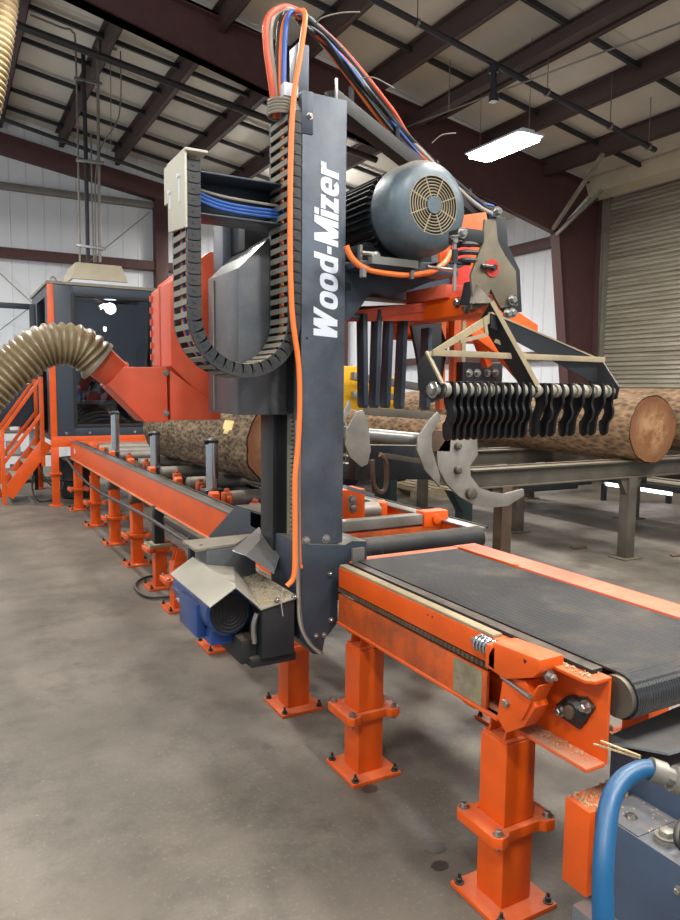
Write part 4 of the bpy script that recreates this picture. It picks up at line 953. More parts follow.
# ---- main motor
mcx, mcz, myf = 1.742, 2.335, 2.40
mm = MB().lathe((mcx, myf, mcz), (0, 1, 0), [(0, .112), (.004, .128), (.012, .152), (.03, .176), (.06, .188), (.168, .191), (.17, .185)], 48, cap=False)
mtr = mm.build('fan_cowl', M['motor'], car)
m = MB().lathe((mcx, myf+.2, mcz), (0, 1, 0), [(0, .165), (.55, .165), (.6, .14), (.6, .05)], 32); m.build('motor_body', M['navy'], mtr)
m = MB()
for i in range(40):
    a_ = 2*PI*i/40
    if math.sin(a_) < -.75: continue
    c_, s_ = math.cos(a_), math.sin(a_); m.bar((mcx+c_*.172, myf+.22, mcz+s_*.172), (mcx+c_*.172, myf+.76, mcz+s_*.172), .005, .035, up=(c_, 0, s_))
m.build('cooling_fins', M['deepblack'], mtr)
MB().lathe((mcx, myf+.02, mcz), (0, 1, 0), [(0, .12), (.02, .12)], 32).build('fan_disc', M['deepblack'], mtr)
m = MB()
for r_ in (.042, .054, .066, .078, .09, .102, .114):
    m.tube([(mcx+math.cos(2*PI*i/48)*r_, myf+.002, mcz+math.sin(2*PI*i/48)*r_) for i in range(49)], .0022, 6, 1)
for i in range(8): a_ = 2*PI*(i+.5)/8; m.bar((mcx+math.cos(a_)*.035, myf+.002, mcz+math.sin(a_)*.035), (mcx+math.cos(a_)*.12, myf+.002, mcz+math.sin(a_)*.12), .004, .004)
m.build('fan_guard', M['tan'], mtr)
MB().lathe((mcx, myf-.004, mcz), (0, 1, 0), [(0, .034), (.012, .036)], 28).build('guard_hub', M['motor'], mtr)
MB().bx(mcx-.2, mcx-.13, myf+.15, myf+.6, mcz-.225, mcz-.19).bx(mcx+.13, mcx+.2, myf+.15, myf+.6, mcz-.225, mcz-.19).bx(mcx-.17, mcx+.17, myf+.24, myf+.55, mcz-.2, mcz-.12).build('motor_feet', M['black'], mtr, bevel=.006)
# motor slide plate
MB().bx(1.46, 1.95, myf+.1, myf+.75, mcz-.25, mcz-.225).build('motor_plate', M['navy'], mtr, bevel=.004)
k = MB(); k.bx(1.478, 1.49, myf+.13, myf+.15, mcz-.225, mcz-.16); k.cyl((1.46, myf+.09, mcz-.2), (1.53, myf+.09, mcz-.2), .009, 8); k.hexbolt((1.53, myf+.09, mcz-.205), (0, -1, 0), .012); k.cyl((1.75, myf+.05, mcz-.235), (1.9, myf+.05, mcz-.235), .008, 8); k.bx(1.5, 1.72, myf+.07, myf+.1, mcz-.24, mcz-.21); k.build('adjuster_screws', M['zinc'], mtr, bevel=0)
yp = 2.62
m = MB().prism([at(*p, y=yp) for p in ((344, 262), (440, 262), (472, 262), (440, 278), (405, 292), (386, 297), (380, 293), (373, 292), (367, 297), (363, 304), (352, 318), (344, 323))], (0, .03, 0))
hp = m.build('motor_support_plate', M['navy'], car, bevel=.003)
MB().prism([at(*p, y=yp-.002) for p in ((344.5, 282), (351, 283), (351, 291), (344.5, 291))], (0, .003, 0)).build('plate_slot', M['deepblack'], hp)
MB().tube([at(346, 246, y=2.5), at(352, 258, y=2.5), at(364, 268, y=2.5), at(385, 273, y=2.5), at(408, 275, y=2.5), at(430, 272, y=2.5), at(444, 263, y=2.52), at(450, 252, y=2.6)], .012, 10, 6).build('motor_cable', M['orangecable'], car)
b = MB()
for p in ((364, 272), (412, 274)): c_ = at(*p, y=2.48); b.bx(c_.x-.008, c_.x+.008, 2.475, 2.5, c_.z-.02, c_.z+.014)
b.build('cable_clips', M['steel'], car)
# red-orange tensioner plates right of motor
m = MB().prism([at(*p, y=2.95) for p in ((440, 218), (486, 212), (492, 240), (500, 300), (538, 325), (538, 333), (500, 345), (450, 340), (440, 300))], (0, .02, 0)); m.build('tension_plate', M['orange'], car, bevel=.003)
m = MB().prism([at(*p, y=2.85) for p in ((452, 238), (470, 236), (470, 268), (490, 292), (452, 300))], (0, .015, 0)); m.build('tension_gusset', M['red'], car, bevel=.003)
# orange arm in y plus red cross arm
ax = 1.87; zt0, zb0 = 1.985, 1.905
oa = MB().bx(ax, ax+.12, 2.27, 2.95, zb0, zt0).build('hanger_arm', M['orange'], car, bevel=.005)
MB().prism([(1.50, 2.78, 1.93), (ax+.01, 2.62, 1.985), (ax+.01, 2.72, 1.985), (1.50, 2.88, 1.96)], (0, 0, -.04)).prism([(1.50, 2.78, 1.89), (ax+.0, 2.64, 1.905), (ax+.01, 2.62, 1.985), (1.5, 2.78, 1.93)], (.0, .012, 0)).build('cross_arm', M['orange_faded'], oa, bevel=.002)
MB().bx(ax-.02, ax+.12, 2.45, 2.75, 1.985, 2.04).build('arm_box', M['pink_orange'], oa, bevel=.004)
b = MB()
for p in ((458, 303), (467, 309), (473, 307), (473, 294)): b.hexbolt(at(*p, x=ax), (-1, 0, 0), .014, .014)
b.build('arm_bolts', M['zinc'], oa)
# vertical guard bars
for (xa, xb, yt, yb_) in ((361, 362, 316, 408), (376, 373, 312, 408), (388, 384, 312, 408), (402, 398, 318, 409), (426, 424, 330, 410)):
    t0 = at(xa, yt, y=2.72); t1 = at(xb, yb_, y=2.72)
    t0.z += .01
    mb_ = MB().prism([(t1.x, 2.70, t1.z+.012), (t1.x, 2.712, t1.z), (t1.x, 2.75, t1.z), (t1.x, 2.762, t1.z+.012), (t0.x, 2.762, t0.z), (t0.x, 2.70, t0.z)], (.022, 0, 0)); mb_.build('guard_bar', M['navy'], car, bevel=.002)
MB().cyl(at(352, 316, y=2.74), at(440, 322, y=2.74), .012).build('guard_pivot', M['steel'], car)
m = MB().prism([at(*p, y=2.9) for p in ((410, 318), (440, 322), (448, 345), (440, 400), (425, 405), (418, 360))], (0, .02, 0)); m.build('side_shield', M['black'], car, bevel=.003)

# ================================================================ DRAG-BACK RAKE
RY, RZ = 2.03, 1.60
rk = thing('drag_back_rake', (1.95, RY, RZ-.1), 'black steel rake of hanging fingers on a rod below the orange arm', 'rake')
xl, xr = at(440, 390, y=RY).x, at(614, 388, y=RY).x
rod = MB().cyl((xl-.03, RY, RZ), (xr, RY, RZ), .018, 16).build('pivot_rod', M['dusty'], rk)
MB().hexbolt((xl-.03, RY, RZ), (-1, 0, 0), .02, .014).build('rod_nut', M['zinc'], rod)
m = MB()
for x in [xl+.012+i*.0355 for i in range(int((xr-xl)/.0355))]: m.lathe((x, RY, RZ), (1, 0, 0), [(0, .026), (.02, .026)], 16)
m.build('spacer_sleeves', M['dusty'], rod)
def finger(x, flip):
    s = 1
    cl = [(0, .03), (.0, -.02), (.002, -.05), (-.012, -.08), (-.002, -.11), (.012, -.125), (.012, -.165)] if not flip else [(0, .03), (0, -.02), (-.004, -.05), (.012, -.08), (.026, -.105), (.03, -.13), (.03, -.165)]
    wd = [.022, .03, .026, .022, .023, .023, .019]
    P_ = smooth_path([V((0, y, z)) for y, z in cl], 3); W_ = []
    for i in range(len(P_)): t_ = i/(len(P_)-1)*(len(wd)-1); k_ = min(int(t_), len(wd)-2); W_.append(wd[k_]+(wd[k_+1]-wd[k_])*(t_-k_))
    a = [(x, RY+p.y+w_, RZ+p.z) for p, w_ in zip(P_, W_)]; b = [(x, RY+p.y-w_, RZ+p.z) for p, w_ in zip(P_, W_)]
    tip = P_[-1]; tp = [(x, RY+tip.y+.016*math.cos(q), RZ+tip.z-.016*math.sin(q)) for q in (PI*.25, PI*.5, PI*.75)]
    return MB().prism(a+tp+b[::-1], (.012, 0, 0)).build('rake_finger', M['fingerblack'], rk, bevel=.0015)
fx = [at(449+6.9*i, 390, y=RY).x for i in range(12)]
gx = [at(p, 390, y=RY).x for p in (540, 546, 557, 566, 577, 587, 598, 607)]
for i, x in enumerate(fx): finger(x, False)
for i, x in enumerate(gx): finger(x, i % 2 == 0)
# frame
e1 = at(429, 353, x=xl); e2 = V((xr-.03, e1.y, e1.z)); ap = at(490, 314, x=1.80)
fr = MB().bar(e1-V((0, .022, 0)), e2-V((-.02, .022, 0)), .012, .022).build('cross_angle', M['tan'], rk, bevel=.001)
def plate(pts, name, mat, th=(0.008, 0, 0)): return MB().prism(pts, th).build(name, mat, rk, bevel=.001)
def holed(a, b, h0, h1, name, mat):
    # flat gusset between a and b, with depth falling from h0 to h1
    n = (b-a).cross(V((0, 0, 1))).normalized()*.008
    return MB().prism([a, b, b-V((0, 0, h1)), a-V((0, 0, h0))], n).build(name, mat, rk)
holed(ap, e1, .035, .02, 'left_gusset', M['tan'])
a2 = ap.lerp(e1, .05)-V((0, 0, .07)); b2 = ap.lerp(e1, .5)-V((0, 0, .03)); MB().bar(a2, b2, .008, .014).bar(ap.lerp(e1, .1), a2, .008, .014).build('gusset_web', M['tan'], fr)
holed(ap, e2, .05, .10, 'right_gusset', M['black'])
MB().bar(ap+V((0, 0, .004)), e2+V((0, 0, .004)), .022, .006).build('gusset_edge', M['tan'], fr)
a2 = ap.lerp(e2, .05)-V((0, 0, .09)); b2 = ap.lerp(e2, .4)-V((0, 0, .1)); MB().bar(a2, b2, .008, .014).build('gusset_web', M['tan'], fr)
mid = V((at(532, 386, y=RY).x, RY, RZ)); 
q0 = ap+V((0, 0, .045))
MB().prism([q0, ap+V((.0, .06, -.02)), V((mid.x, RY+.1, RZ+.12)), mid+V((0, .03, -.02)), mid+V((0, -.03, 0))], (.008, .003, 0)).build('centre_plate', M['black'], rk)
MB().bar(q0+V((.004, -.004, 0)), mid+V((0, -.03, .02)), .009, .016).build('centre_edge', M['tan'], fr)
for (X_, e) in ((xl, e1), (xr, e2)):
    MB().prism([(X_, e.y+.06, e.z-.04), (X_, e.y, e.z+.008), (X_, RY-.03, RZ+.02), (X_, RY-.02, RZ-.03), (X_, RY+.04, RZ-.04), (X_, RY+.12, RZ)], (-.009, 0, 0)).build('end_plate', M['black'], rk, bevel=.001)
MB().bar(e1+V((-.012, -.002, .004)), V((xl-.012, RY-.03, RZ+.02)), .01, .008).build('plate_edge', M['tan'], fr)
# knuckle hanging the rake from the arm
kn = thing('rake_knuckle', (ax+.05, 2.2, 1.9), 'dusty steel bracket with a red pulley holding the rake on the orange arm', 'bracket')
yk = 2.2
m = MB().prism([at(*p, y=yk) for p in ((485, 219), (496, 219), (498, 241), (505, 255), (516, 271), (518, 306), (501, 308), (496, 299), (491, 289), (487, 297), (481, 309), (474, 308), (471, 275), (478, 256), (483, 244))], (0, .012, 0)); kp = m.build('bracket_plate', M['bracketbrown'], kn, bevel=.002)
m = MB().prism([at(*p, y=yk+.1) for p in ((492, 217), (506, 217), (508, 245), (520, 270), (522, 312), (506, 314), (492, 300), (489, 250))], (0, .012, 0)); m.build('bracket_plate', M['black'], kn, bevel=.002)
c_ = at(492, 268, y=yk-.002); MB().lathe(c_, (0, -1, 0), [(0, .034), (.003, .034)], 24).build('pulley', M['red'], kn)
MB().cyl(c_+V((-.06, -.01, 0)), c_+V((.0, -.012, 0)), .009, 10).cyl(c_, c_-V((0, .02, 0)), .012, 12).build('pulley_pin', M['black'], kn)
MB().bx(at(463, 232, y=yk).x, at(485, 232, y=yk).x, yk, yk+.09, at(470, 242, y=yk).z, at(470, 228, y=yk).z).build('spring_seat', M['black'], kn, bevel=.004)
a = at(462, 252, y=2.3)
m = MB()
for i in range(3): m.tube([at(456, 246+i*8, y=2.24), at(466, 244+i*8, y=2.2), at(482, 245+i*8, y=2.22)], .010, 8, 5)
m.build('hose_loops', M['blackcable'], kn)
a = at(455, 236, y=2.2); b = at(454.5, 291, y=2.2); k = MB().cyl(a, b, .007, 12); k.hexbolt(a, (0, 0, -1), .014, .02); k.build('threaded_rod', M['zinc'], kn)
k = MB().cyl(at(452, 241, y=2.2), at(480, 243, y=2.22), .006).cyl(at(450, 263, y=2.2), at(470, 264, y=2.22), .006).cyl(a.lerp(b, .25), a.lerp(b, .5), .012); k.build('clevis', M['black'], kn)
b = MB()
for p in ((462, 233), (497, 212), (512, 300), (512, 313), (507, 314)): b.hexbolt(at(*p, y=yk-.01), (0, -1, 0), .014, .014)
b.build('pivot_bolts', M['zinc'], kn)
MB().cyl(at(498, 212, y=yk), at(498, 212, y=yk+.1), .016).cyl(at(513, 300, y=yk-.01), at(513, 300, y=yk+.12), .02).build('pivot_pins', M['black'], kn)
MB().prism([(ap.x-.01, ap.y, ap.z+.04), (ap.x+.03, ap.y, ap.z+.04), (ap.x+.06, yk+.01, 1.93), (ap.x+.0, yk+.01, 2.02), (ap.x-.02, yk+.01, 1.93)], (0, .06, 0)).build('link_plate', M['black'], kn, bevel=.002)
# red hydraulic cylinders behind
t = thing('lift_linkage', (2.2, 3.0, 1.6), 'orange lift linkage with levers and a valve bank behind the rake', 'linkage')
m = MB().bar(at(470, 330, y=2.75), at(500, 352, y=2.75), .04, .05).bar(at(498, 350, y=2.75), at(535, 392, y=2.75), .04, .05).bar(at(476, 335, y=2.8), at(488, 366, y=2.8), .04, .04); m.build('lever', M['orange'], t, bevel=.004)
MB().bx(at(463, 360, y=2.85).x, at(503, 360, y=2.85).x, 2.85, 2.95, 1.62, 1.74).build('valve_bank', M['black'], t, bevel=.004)
k = MB()
for p in ((469, 373), (477, 373), (487, 373), (495, 373)): k.hexbolt(at(*p, y=2.85), (0, -1, 0), .014, .014)
k.build('valve_caps', M['zinc'], t)
MB().bx(at(441, 345, y=2.9).x, at(446, 345, y=2.9).x, 2.9, 2.94, 1.5, 2.0).bx(at(454, 345, y=2.9).x, at(461, 345, y=2.9).x, 2.9, 2.94, 1.5, 2.0).build('upright', M['orange_dirty'], t, bevel=.003)
MB().bx(at(462, 345, y=2.92).x, at(466, 345, y=2.92).x, 2.92, 2.96, 1.5, 1.95).build('upright', M['tan'], t, bevel=.003)
MB().bx(1.95, 2.55, 3.0, 3.1, 1.85, 2.0).build('link_beam', M['orange'], t, bevel=.004)

# ================================================================ VACUUM HOSES
def ribbed(pts, r, pitch, name, label, sub=30):
    P_ = smooth_path(pts, sub); out = [P_[0]]; acc = 0; st_ = pitch/6
    for a, b in zip(P_, P_[1:]):
        seg = (b-a).length; pos = st_-acc
        while pos <= seg: out.append(a.lerp(b, pos/seg)); pos += st_
        acc = (acc+seg) % st_
    o = MB().tube(out, r, 28, 1, prof=lambda i, n: r*(.86+.14*(.5+.5*math.cos(2*PI*i/6))**.7)).build(name, M['hosetan'])
    return tag(o, label, 'hose')
Yh = fy_+.09
hp_ = [at(*p, y=Yh) for p in ((97, 361), (82, 348), (62, 344), (40, 348), (18, 364), (-6, 385), (-40, 425), (-80, 480))]
vh = ribbed(hp_, .1, .029, 'vacuum_hose', 'thick tan ribbed suction hose feeding the orange dust chute')
ribbed([at(*p, y=7.0) for p in ((8, -60), (2, -5), (-7, 60), (-22, 130), (-60, 240), (-120, 350))], .14, .05, 'vacuum_hose', 'tan ribbed suction hose hanging from the roof in the top left corner')
a = hp_[0]; b = at(91, 356, y=Yh)
tag(MB().cyl(at(98.5, 362, y=Yh), at(96, 360, y=Yh), .104, 28).build('hose_clamp', M['dusty']), 'metal clamp holding the suction hose on the orange chute', 'clamp')

# ================================================================ LOGS
def log(name, p0, p1, r, label, bark, seed=0, n=56, rings=60, rough=.03, taper=.0, scar=None, bare=None, parts=None):
    p0, p1 = V(p0), V(p1); t = thing(name, (p0.x, p0.y, p0.z), label, 'log', 'logs on the steel deck' if name == 'deck_log' else None)
    d_ = (p1-p0); L = d_.length; d_ = d_.normalized(); u = V((1, 0, 0)); u = (u-d_*u.dot(d_)).normalized(); q = d_.cross(u)
    m = MB(); R_ = []
    for i in range(rings+1):
        s = i/rings; ring = []
        for k in range(n):
            a_ = 2*PI*k/n; ax_ = V((math.cos(a_)*1.5, math.sin(a_)*1.5, s*L*.5+seed*7.3)); 
            rad = r*(1-taper*s)*(1+rough*1.6*mnoise.noise(ax_)+rough*.8*mnoise.noise(ax_*4)+rough*.5*mnoise.noise(ax_*11))
            ring.append(m.bm.verts.new(p0+d_*(s*L)+(u*math.cos(a_)+q*math.sin(a_))*rad))
        R_.append(ring)
    for i in range(rings):
        for k in range(n):
            f = m.bm.faces.new((R_[i][k], R_[i][(k+1) % n], R_[i+1][(k+1) % n], R_[i+1][k])); s = (i+.5)/rings; ang = 2*PI*(k+.5)/n
            if bare and bare(s, ang): f.material_index = 1
            if scar and scar(s, ang): f.material_index = 2
    o = m.build('bark', bark, t, extra=[M['bareWood'], M['scar']])
    for rg, nm in ((0, p0), (-1, p1)):
        mb_ = MB(); c_ = [v for v in (R_[rg])] if False else None
    # end faces (rebuild ring positions)
    for s, off in ((0, -.004), (1, .004)):
        mb_ = MB(); pts = []
        for k in range(n):
            a_ = 2*PI*k/n; ax_ = V((math.cos(a_)*1.5, math.sin(a_)*1.5, s*L*.5+seed*7.3)); rad = r*(1-taper*s)*(1+rough*1.6*mnoise.noise(ax_)+rough*.8*mnoise.noise(ax_*4)+rough*.5*mnoise.noise(ax_*11))*.97
            pts.append(p0+d_*(s*L+off)+(u*math.cos(a_)+q*math.sin(a_))*rad)
        mb_.prism(pts, d_*(-off*2)); mb_.build('end_face', M['end'], t)
    return t
log('bark_log', (2.0, 4.38, 1.215), (1.98, 7.1, 1.2), .29, 'shaggy-barked log lying on the sawmill bed under the saw head', M['bark'], 1, rough=.05,
    scar=lambda s, a: .17+.05*math.sin(a*3) < s < .21+.05*math.sin(a*3+.5)+.02*math.sin(a*11) and 3.1 < a < 3.75)
log('deck_log', (5.80, 4.45, 1.25), (5.95, 8.6, 1.26), .315, 'log with an orange-brown cut end, nearest on the steel log deck', M['barkred'], 3, rough=.035)
log('deck_log', (6.95, 3.5, 1.30), (6.95, 8.6, 1.30), .335, 'dark-barked log behind the cut-ended log on the log deck', M['barkred'], 5, rough=.04)
log('deck_log', (4.3, 5.4, 1.15), (4.4, 9.0, 1.15), .2, 'slimmer log seen behind the hanging guard bars', M['barkred'], 8, rough=.03)

# ================================================================ LOG DECK
dk = thing('log_deck', (5, 5.2, 0), 'grey steel log deck with cross rails and square legs', 'log deck')
for i, y in enumerate((4.6, 6.05, 7.9)):
    x0 = 3.75 if i == 0 else 3.4
    r = MB().bx(x0, 8.6, y-.012, y+.012, .79, .945).bx(x0, 8.6, y-.06, y+.05, .935, .95).bx(x0, 8.6, y-.05, y+.05, .785, .797).build('deck_rail', M['deck'], dk, bevel=.002)
    m = MB(); x = x0
    MB().bx(x0, 8.6, y+.055, y+.09, .9, .96).build('deck_chain', M['rust'], r)
    for x in ((4.13, 5.7, 7.6) if i == 0 else (3.9, 5.65, 7.6)):
        l = MB().bx(x-.055, x+.055, y-.055, y+.055, .012, .79); l.bx(x-.12, x+.12, y-.1, y+.1, 0, .012); l.prism([(x-.055, y-.03, .79), (x-.16, y-.03, .79), (x-.055, y-.03, .62)], (0, .06, 0)); l.prism([(x+.055, y-.03, .79), (x+.16, y-.03, .79), (x+.055, y-.03, .62)], (0, .06, 0))
        l.build('leg', M['rust'] if x < 4.2 and i == 0 else M['deck'], dk, bevel=.003)
MB().bx(4.2, 4.28, 4.6, 8.0, .70, .79).bx(6.6, 6.68, 4.6, 8.0, .70, .79).build('cross_beam', M['deck'], dk, bevel=.003)
MB().bx(4.55, 5.35, 4.9, 5.0, .66, .76).build('conveyor_motor_box', M['black'], dk, bevel=.005)
MB().bx(5.35, 5.6, 4.95, 5.1, .68, .75).bx(6.0, 6.35, 4.9, 5.05, .66, .76).build('bearing_block', M['black'], dk, bevel=.01)
# dark green support frame at the left end
m = MB().bx(3.62, 3.72, 4.5, 4.6, 0, .80).prism([(3.62, 4.5, .80), (3.5, 4.5, .80), (3.62, 4.5, .62)], (0, .1, 0)); m.build('green_leg', M['green'], dk, bevel=.003)
a = at(378, 470, y=5.2); m = MB().bx(a.x, a.x+.2, 5.2, 5.3, 0, .95).bx(a.x-.3, a.x+.5, 5.18, 5.32, .84, .97); m.build('green_leg', M['green'], dk, bevel=.003)
# claws and rods
def outline(pts, y, th, name, mat, par): return MB().prism([at(p[0], p[1], y=y) for p in pts], (0, th, 0)).build(name, mat, par, bevel=.003)
lt = thing('log_loader', (3.6, 4.4, .9), 'scuffed grey steel log loader with curved claws and a cross rod', 'log loader')
cl = outline([(447, 437), (477, 436), (478, 455), (470, 466), (471, 476), (480, 488), (492, 492), (505, 494), (524, 489), (524, 496), (508, 506), (490, 508), (474, 505), (460, 497), (447, 484), (438, 468), (437, 452)], 4.35, .03, 'claw', M['clawsteel'], lt)
k = MB()
for p, r_ in (((457, 446), .03), ((457, 470), .032), ((470, 493), .05), ((472, 494), .035)): k.lathe(at(*p, y=4.35), (0, -1, 0), [(0, r_), (.03, r_*.9), (.04, r_*.5)], 20)
k.build('claw_pins', M['deck'], cl)
outline([(430, 420), (438, 412), (441, 418), (432, 434), (432, 448), (440, 475), (440, 487), (425, 470), (417, 450), (419, 436)], 4.3, .02, 'link_arm', M['clawsteel'], lt)
outline([(342, 418), (349, 400), (352, 404), (346, 420), (352, 440)], 4.5, .02, 'link_arm', M['clawsteel'], lt)
outline([(347, 430), (357, 412), (363, 410), (368, 420), (371, 450), (368, 464), (362, 467), (350, 457), (345, 444)], 4.3, .02, 'claw', M['clawsteel'], lt)
MB().cyl(at(343, 432, y=4.4), at(440, 441, y=4.4), .045, 16).build('cross_rod', M['steel'], lt)
MB().bar(at(365, 411, y=4.6), at(432, 416, y=4.6), .06, .06).bar(at(380, 455, y=4.7), at(425, 462, y=4.7), .04, .04).build('spreader_bar', M['deck'], lt, bevel=.003)
MB().bar(at(425, 440, y=4.4), at(447, 441, y=4.4), .1, .16).build('claw_tie', M['rust'], lt, bevel=.003)
m = MB(); 
pts = [at(p[0], p[1], y=4.6) for p in ((372, 460), (374, 485), (381, 492), (386, 485), (386, 462), (380, 455))]
m.tube(pts, .02, 6, 6); m.build('drive_chain_loop', M['rust'], lt)
MB().bar(at(352, 462, y=4.9), at(428, 462, y=4.9), .12, .28).build('deck_head_beam', M['black'], lt, bevel=.003)

# ================================================================ BACKGROUND
t = thing('yellow_loader', (6.5, 10.5, 0), 'yellow loader machine parked behind the guard bars', 'loader')
a = at(346, 370, y=9.6); b = at(412, 370, y=9.6)
MB().bx(a.x-.1, a.x+.45, 9.7, 11, 1.15, 1.95).bx(a.x+.5, b.x, 9.9, 11, 1.15, 1.8).prism([(b.x, 9.9, 1.15), (b.x+.3, 9.9, 1.15), (b.x, 9.9, 1.6)], (0, 1, 0)).build('body', M['yellow'], t, bevel=.03)
MB().bx(a.x-.1, b.x, 9.75, 11, .6, 1.15).build('chassis', M['black'], t, bevel=.02)
for x in (a.x+.1, b.x-.2):
    for y in (9.9, 10.9): MB().lathe((x-.16, y, .45), (1, 0, 0), [(0, .3), (.04, .44), (.28, .44), (.32, .3)], 28).build('wheel', M['deepblack'], t)
MB().bar(at(352, 376, y=9.5), at(424, 388, y=9.5), .12, .12).bar(at(352, 395, y=9.5), at(424, 398, y=9.5), .1, .1).build('boom', M['steel'], t, bevel=.01)
for i, (p, l) in enumerate((((262, 0), 'pallet'),)): pass
t = thing('wooden_pallet', (5.0, 8.6, 0), 'wooden pallet on the floor beneath the log deck', 'pallet')
a = at(410, 492, y=9.0)
for i in range(6): MB().bx(a.x-.2+i*.2, a.x-.06+i*.2, 8.6, 9.6, .1, .12).build('deck_board', M['tan'], t)
for y in (8.6, 9.05, 9.5): MB().bx(a.x-.2, a.x+.94, y, y+.1, .0, .1).build('stringer', M['tan'], t)
# bright tube light stored low under the deck on the far side
a = at(607, 484, y=7.2); b = at(672, 494, y=6.6)
t = thing('tube_lamp', a, 'lit blue-white tube lamp lying low behind the log deck legs', 'lamp')
M['tubelamp'] = m_emit('blue_white_tube', (.75, .8, 1, 1), 5)
MB().cyl(a, b, .025, 12).build('lamp_tube', M['tubelamp'], t); MB().bar(a+V((0, .05, 0)), b+V((0, .05, 0)), .06, .05).build('lamp_channel', M['white'], t)
k = MB(); 
for p in (a, b): k.bx(p.x-.03, p.x+.03, p.y+.02, p.y+.08, 0, p.z)
k.build('lamp_foot', M['black'], t)
for (p, s, l) in (((578, 548), .05, 'small dark wood scrap on the floor between the deck legs'), ((676, 556), .04, 'small scrap on the floor right of the deck leg'), ((617, 518), .04, 'small chip on the floor behind the deck leg')):
    c_ = at(*p, z=0); m = MB().prism([(c_.x-s*2, c_.y-s*.5, 0), (c_.x+s*1.5, c_.y-s, 0), (c_.x+s*2, c_.y+s*.3, 0), (c_.x-s, c_.y+s, 0)], (0, 0, s*.4)); tag(m.build('wood_scrap', M['rust'], bevel=.004), l, 'scrap', 'wood scraps on the floor')
# oil spots beside the stands
for (p, rx, l) in (((370, 789), .035, 'dark oil spot beside the second stand'), ((436, 848), .04, 'dark oil spot left of the nearest stand'), ((440, 866), .032, 'small oil spot touching the nearest base plate'), ((428, 838), .015, 'tiny oil drip left of the nearest stand')):
    c_ = at(*p, z=0); m = MB(); m.prism([(c_.x+math.cos(2*PI*i/20)*rx*(1+.12*math.sin(i*2.3)), c_.y+math.sin(2*PI*i/20)*rx*.8, .0005) for i in range(20)], (0, 0, .0008))
    tag(m.build('oil_spot', M['oil'] if 'oil' in M else M.setdefault('oil', paint('oil_stain', srgb(66, 60, 56), .35, vary=.2, dust=0)), smooth=False), l, 'stain', 'oil spots by the stands')

# ================================================================ FOREGROUND UNIT
un = thing('hydraulic_unit', (1.8, 1.0, 0), 'steel-blue machine housing with an orange end cap at the lower right', 'machine housing')
UX = 1.46
MB().bx(UX, 1.62, .45, 1.24, .25, .5).build('side_box', M['unitblue'], un, bevel=.004)
MB().bx(1.438, 1.6, 1.23, 1.315, .26, .50).build('end_cap', M['orange'], un, bevel=.004)
MB().bx(UX+.004, 1.6, 1.10, 1.23, .5, .503).build('top_strip', M['unitblue'], un)
MB().bx(1.615, 2.3, .45, 1.32, .25, .60).build('upper_housing', M['unitblue'], un, bevel=.006)
MB().bx(1.61, 2.31, .44, 1.33, .60, .606).build('top_cover', M['galv'], un, bevel=.002)
MB().bx(1.40, 2.3, .45, 1.24, .17, .25).build('base_skid', M['galv'], un, bevel=.004)
for (x, y) in ((1.5, 1.15), (2.2, 1.15), (1.5, .55), (2.2, .55)): MB().bx(x-.04, x+.04, y-.04, y+.04, 0, .17).build('foot', M['black'], un, bevel=.003)
b = MB()
b.hexbolt(at(631, 817, z=.503), (0, 0, 1), .011, .006); b.hexbolt((UX, .98, .44), (-1, 0, 0), .008); b.hexbolt((UX, 1.2, .40), (-1, 0, 0), .008); b.hexbolt((UX, 1.2, .31), (-1, 0, 0), .008); b.build('cover_bolts', M['zinc'], un)
c_ = at(666, 842, z=.5); MB().lathe(c_, (0, 0, 1), [(0, .028), (.012, .028), (.016, .02)], 8).hexbolt(c_+V((0, 0, .016)), (0, 0, 1), .018, .012).build('filler_plug', M['clawsteel'], un)
MB().tube([at(684, 820, z=.56), at(678, 828, z=.56), at(677, 842, z=.54), at(684, 850, z=.52)], .008, 8, 6).build('lifting_ring', M['deepblack'], un)
m = MB(); rr = random.Random(9)
for i in range(200):
    x, y = rr.uniform(1.445, 1.6), rr.uniform(1.235, 1.31); s = rr.uniform(.002, .006); m.prism([(x, y, .499), (x+s*2, y+s, .499), (x+s, y+s*2, .499)], (0, 0, s*.5+.001))
for i in range(40):
    x, y = rr.uniform(1.5, 1.6), rr.uniform(1.0, 1.2); s = rr.uniform(.002, .005); m.prism([(x, y, .502), (x+s*2, y+s, .502), (x+s, y+s*2, .502)], (0, 0, s*.5+.001))
tag(m.build('wood_chips', M['sawdust']), 'wood chips scattered on the orange end cap at the lower right', 'wood chips', kind='stuff')
# blue hose
hs = thing('air_hose', at(603, 860, w=1.25), 'thick blue hose with a metal fitting in the lower right foreground', 'hose')
pts = [(604, 960, 1.16), (603, 915, 1.17), (603, 870, 1.19), (606, 830, 1.22), (611, 800, 1.25), (622, 781, 1.28), (638, 771, 1.3), (652, 769, 1.3)]
MB().tube([at(p[0], p[1], w=p[2]) for p in pts], .0175, 20, 10).build('hose_line', M['bluehose'], hs)
k = MB(); a = at(650, 769, w=1.3); b = at(664, 774, w=1.3); k.cyl(a, b, .021, 20); k.cyl(b, at(672, 778, w=1.3), .016, 8); k.cyl(at(672, 778, w=1.3), at(700, 792, w=1.3), .024, 16)
k.build('hose_fitting', M['clawsteel'], hs)
# splinter
s_ = MB(); a = at(594, 744, w=1.45); b = at(640, 758, w=1.35); s_.bar(a, b, .004, .003); s_.bar(at(601, 741, w=1.44), at(640, 756, w=1.35), .005, .003)
tag(s_.build('wood_splinter', M['sawdust']), 'pale wood splinter sticking out above the blue hose', 'splinter')

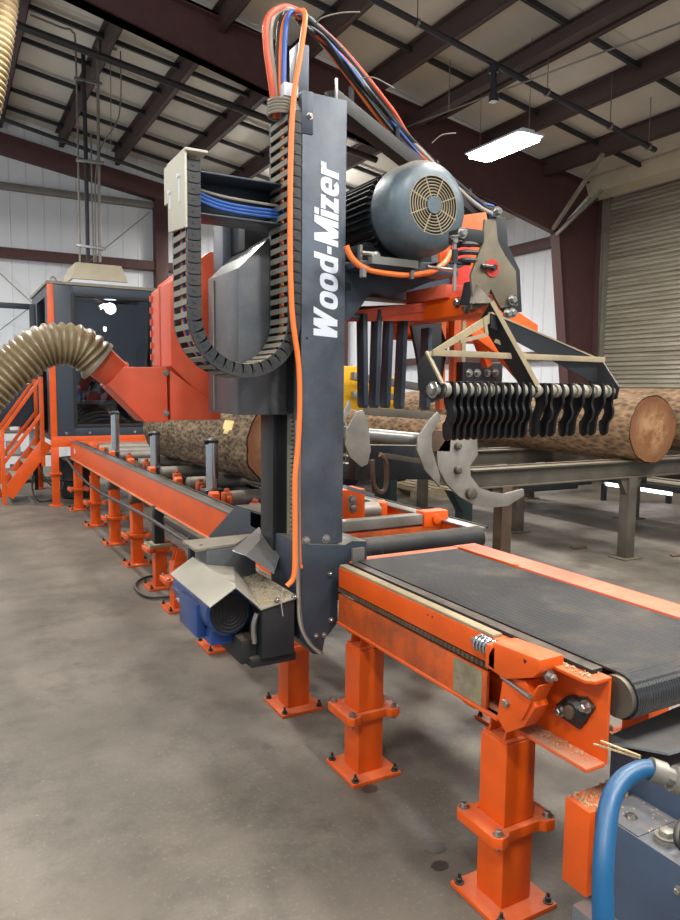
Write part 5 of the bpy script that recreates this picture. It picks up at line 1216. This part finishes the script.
# ================================================================ LIGHT
for x, y in ((-3.2, 2.0), (-3.2, 7.0), (-2.5, 12.3), (-1.2, -.8), (1.5, -.8), (3.8, -.8), (3.4, 2.2), (6.2, 1.4), (1.0, 6.0), (6.2, 12.5)):  # the unseen one left of the cabin is added to whiten the end wall
    lamp(x, y, 4.9, label={(-3.2, 2.0): 'high bay lamp over the open floor to the left', (-3.2, 7.0): 'high bay lamp over the floor left of the cabin', (1.5, -.8): 'high bay lamp behind the photographer', (-1.2, -.8): 'high bay lamp left of the one behind the photographer', (-2.5, 12.3): 'unseen high bay lamp added to whiten the end wall left of the cabin', (3.8, -.8): 'high bay lamp right of the one behind the photographer', (3.4, 2.2): 'high bay lamp above the outfeed conveyor', (6.2, 1.4): 'high bay lamp over the near end of the roller door side', (1.0, 6.0): 'high bay lamp above the sawmill bed', (6.2, 12.5): 'high bay lamp near the end wall'}[(x, y)])
def area(x, y, z, sx, sy, p, col=(1, .96, .9), rot=(0, 0, 0)):
    l = bpy.data.lights.new('lamp_and_fill_light', 'AREA'); l.shape = 'RECTANGLE'; l.size = sx; l.size_y = sy; l.energy = p; l.color = col
    o = bpy.data.objects.new('lamp_and_fill_light', l); C.objects.link(o); o.location = (x, y, z); o.rotation_euler = rot; return o
for x, y in ((-3.2, 2.0), (-3.2, 7.0), (-2.5, 12.3), (-1.2, -.8), (1.5, -.8), (3.8, -.8), (3.4, 2.2), (6.2, 1.4), (1.0, 6.0), (6.2, 12.5)): area(x, y, 4.87, .28, 1.05, 260 if y > 12 else 135); area(x, y, 5.02, .2, .9, 26, rot=(PI, 0, 0))  # upward fill lights added to brighten the ceiling; end-wall lights made stronger
area(c.x if False else at(503, 148, z=lz).x, at(503, 148, z=lz).y, lz-.03, .28, 1.05, 130)
w_ = bpy.data.worlds.new('world'); bpy.context.scene.world = w_; w_.use_nodes = True
bg = w_.node_tree.nodes['Background']; bg.inputs[0].default_value = (.86, .93, 1, 1); bg.inputs[1].default_value = .6
vs = bpy.context.scene.view_settings
vs.view_transform = 'Standard'; vs.look = 'None'; vs.exposure = 0.22; vs.gamma = 1.0; vs.use_curve_mapping = False
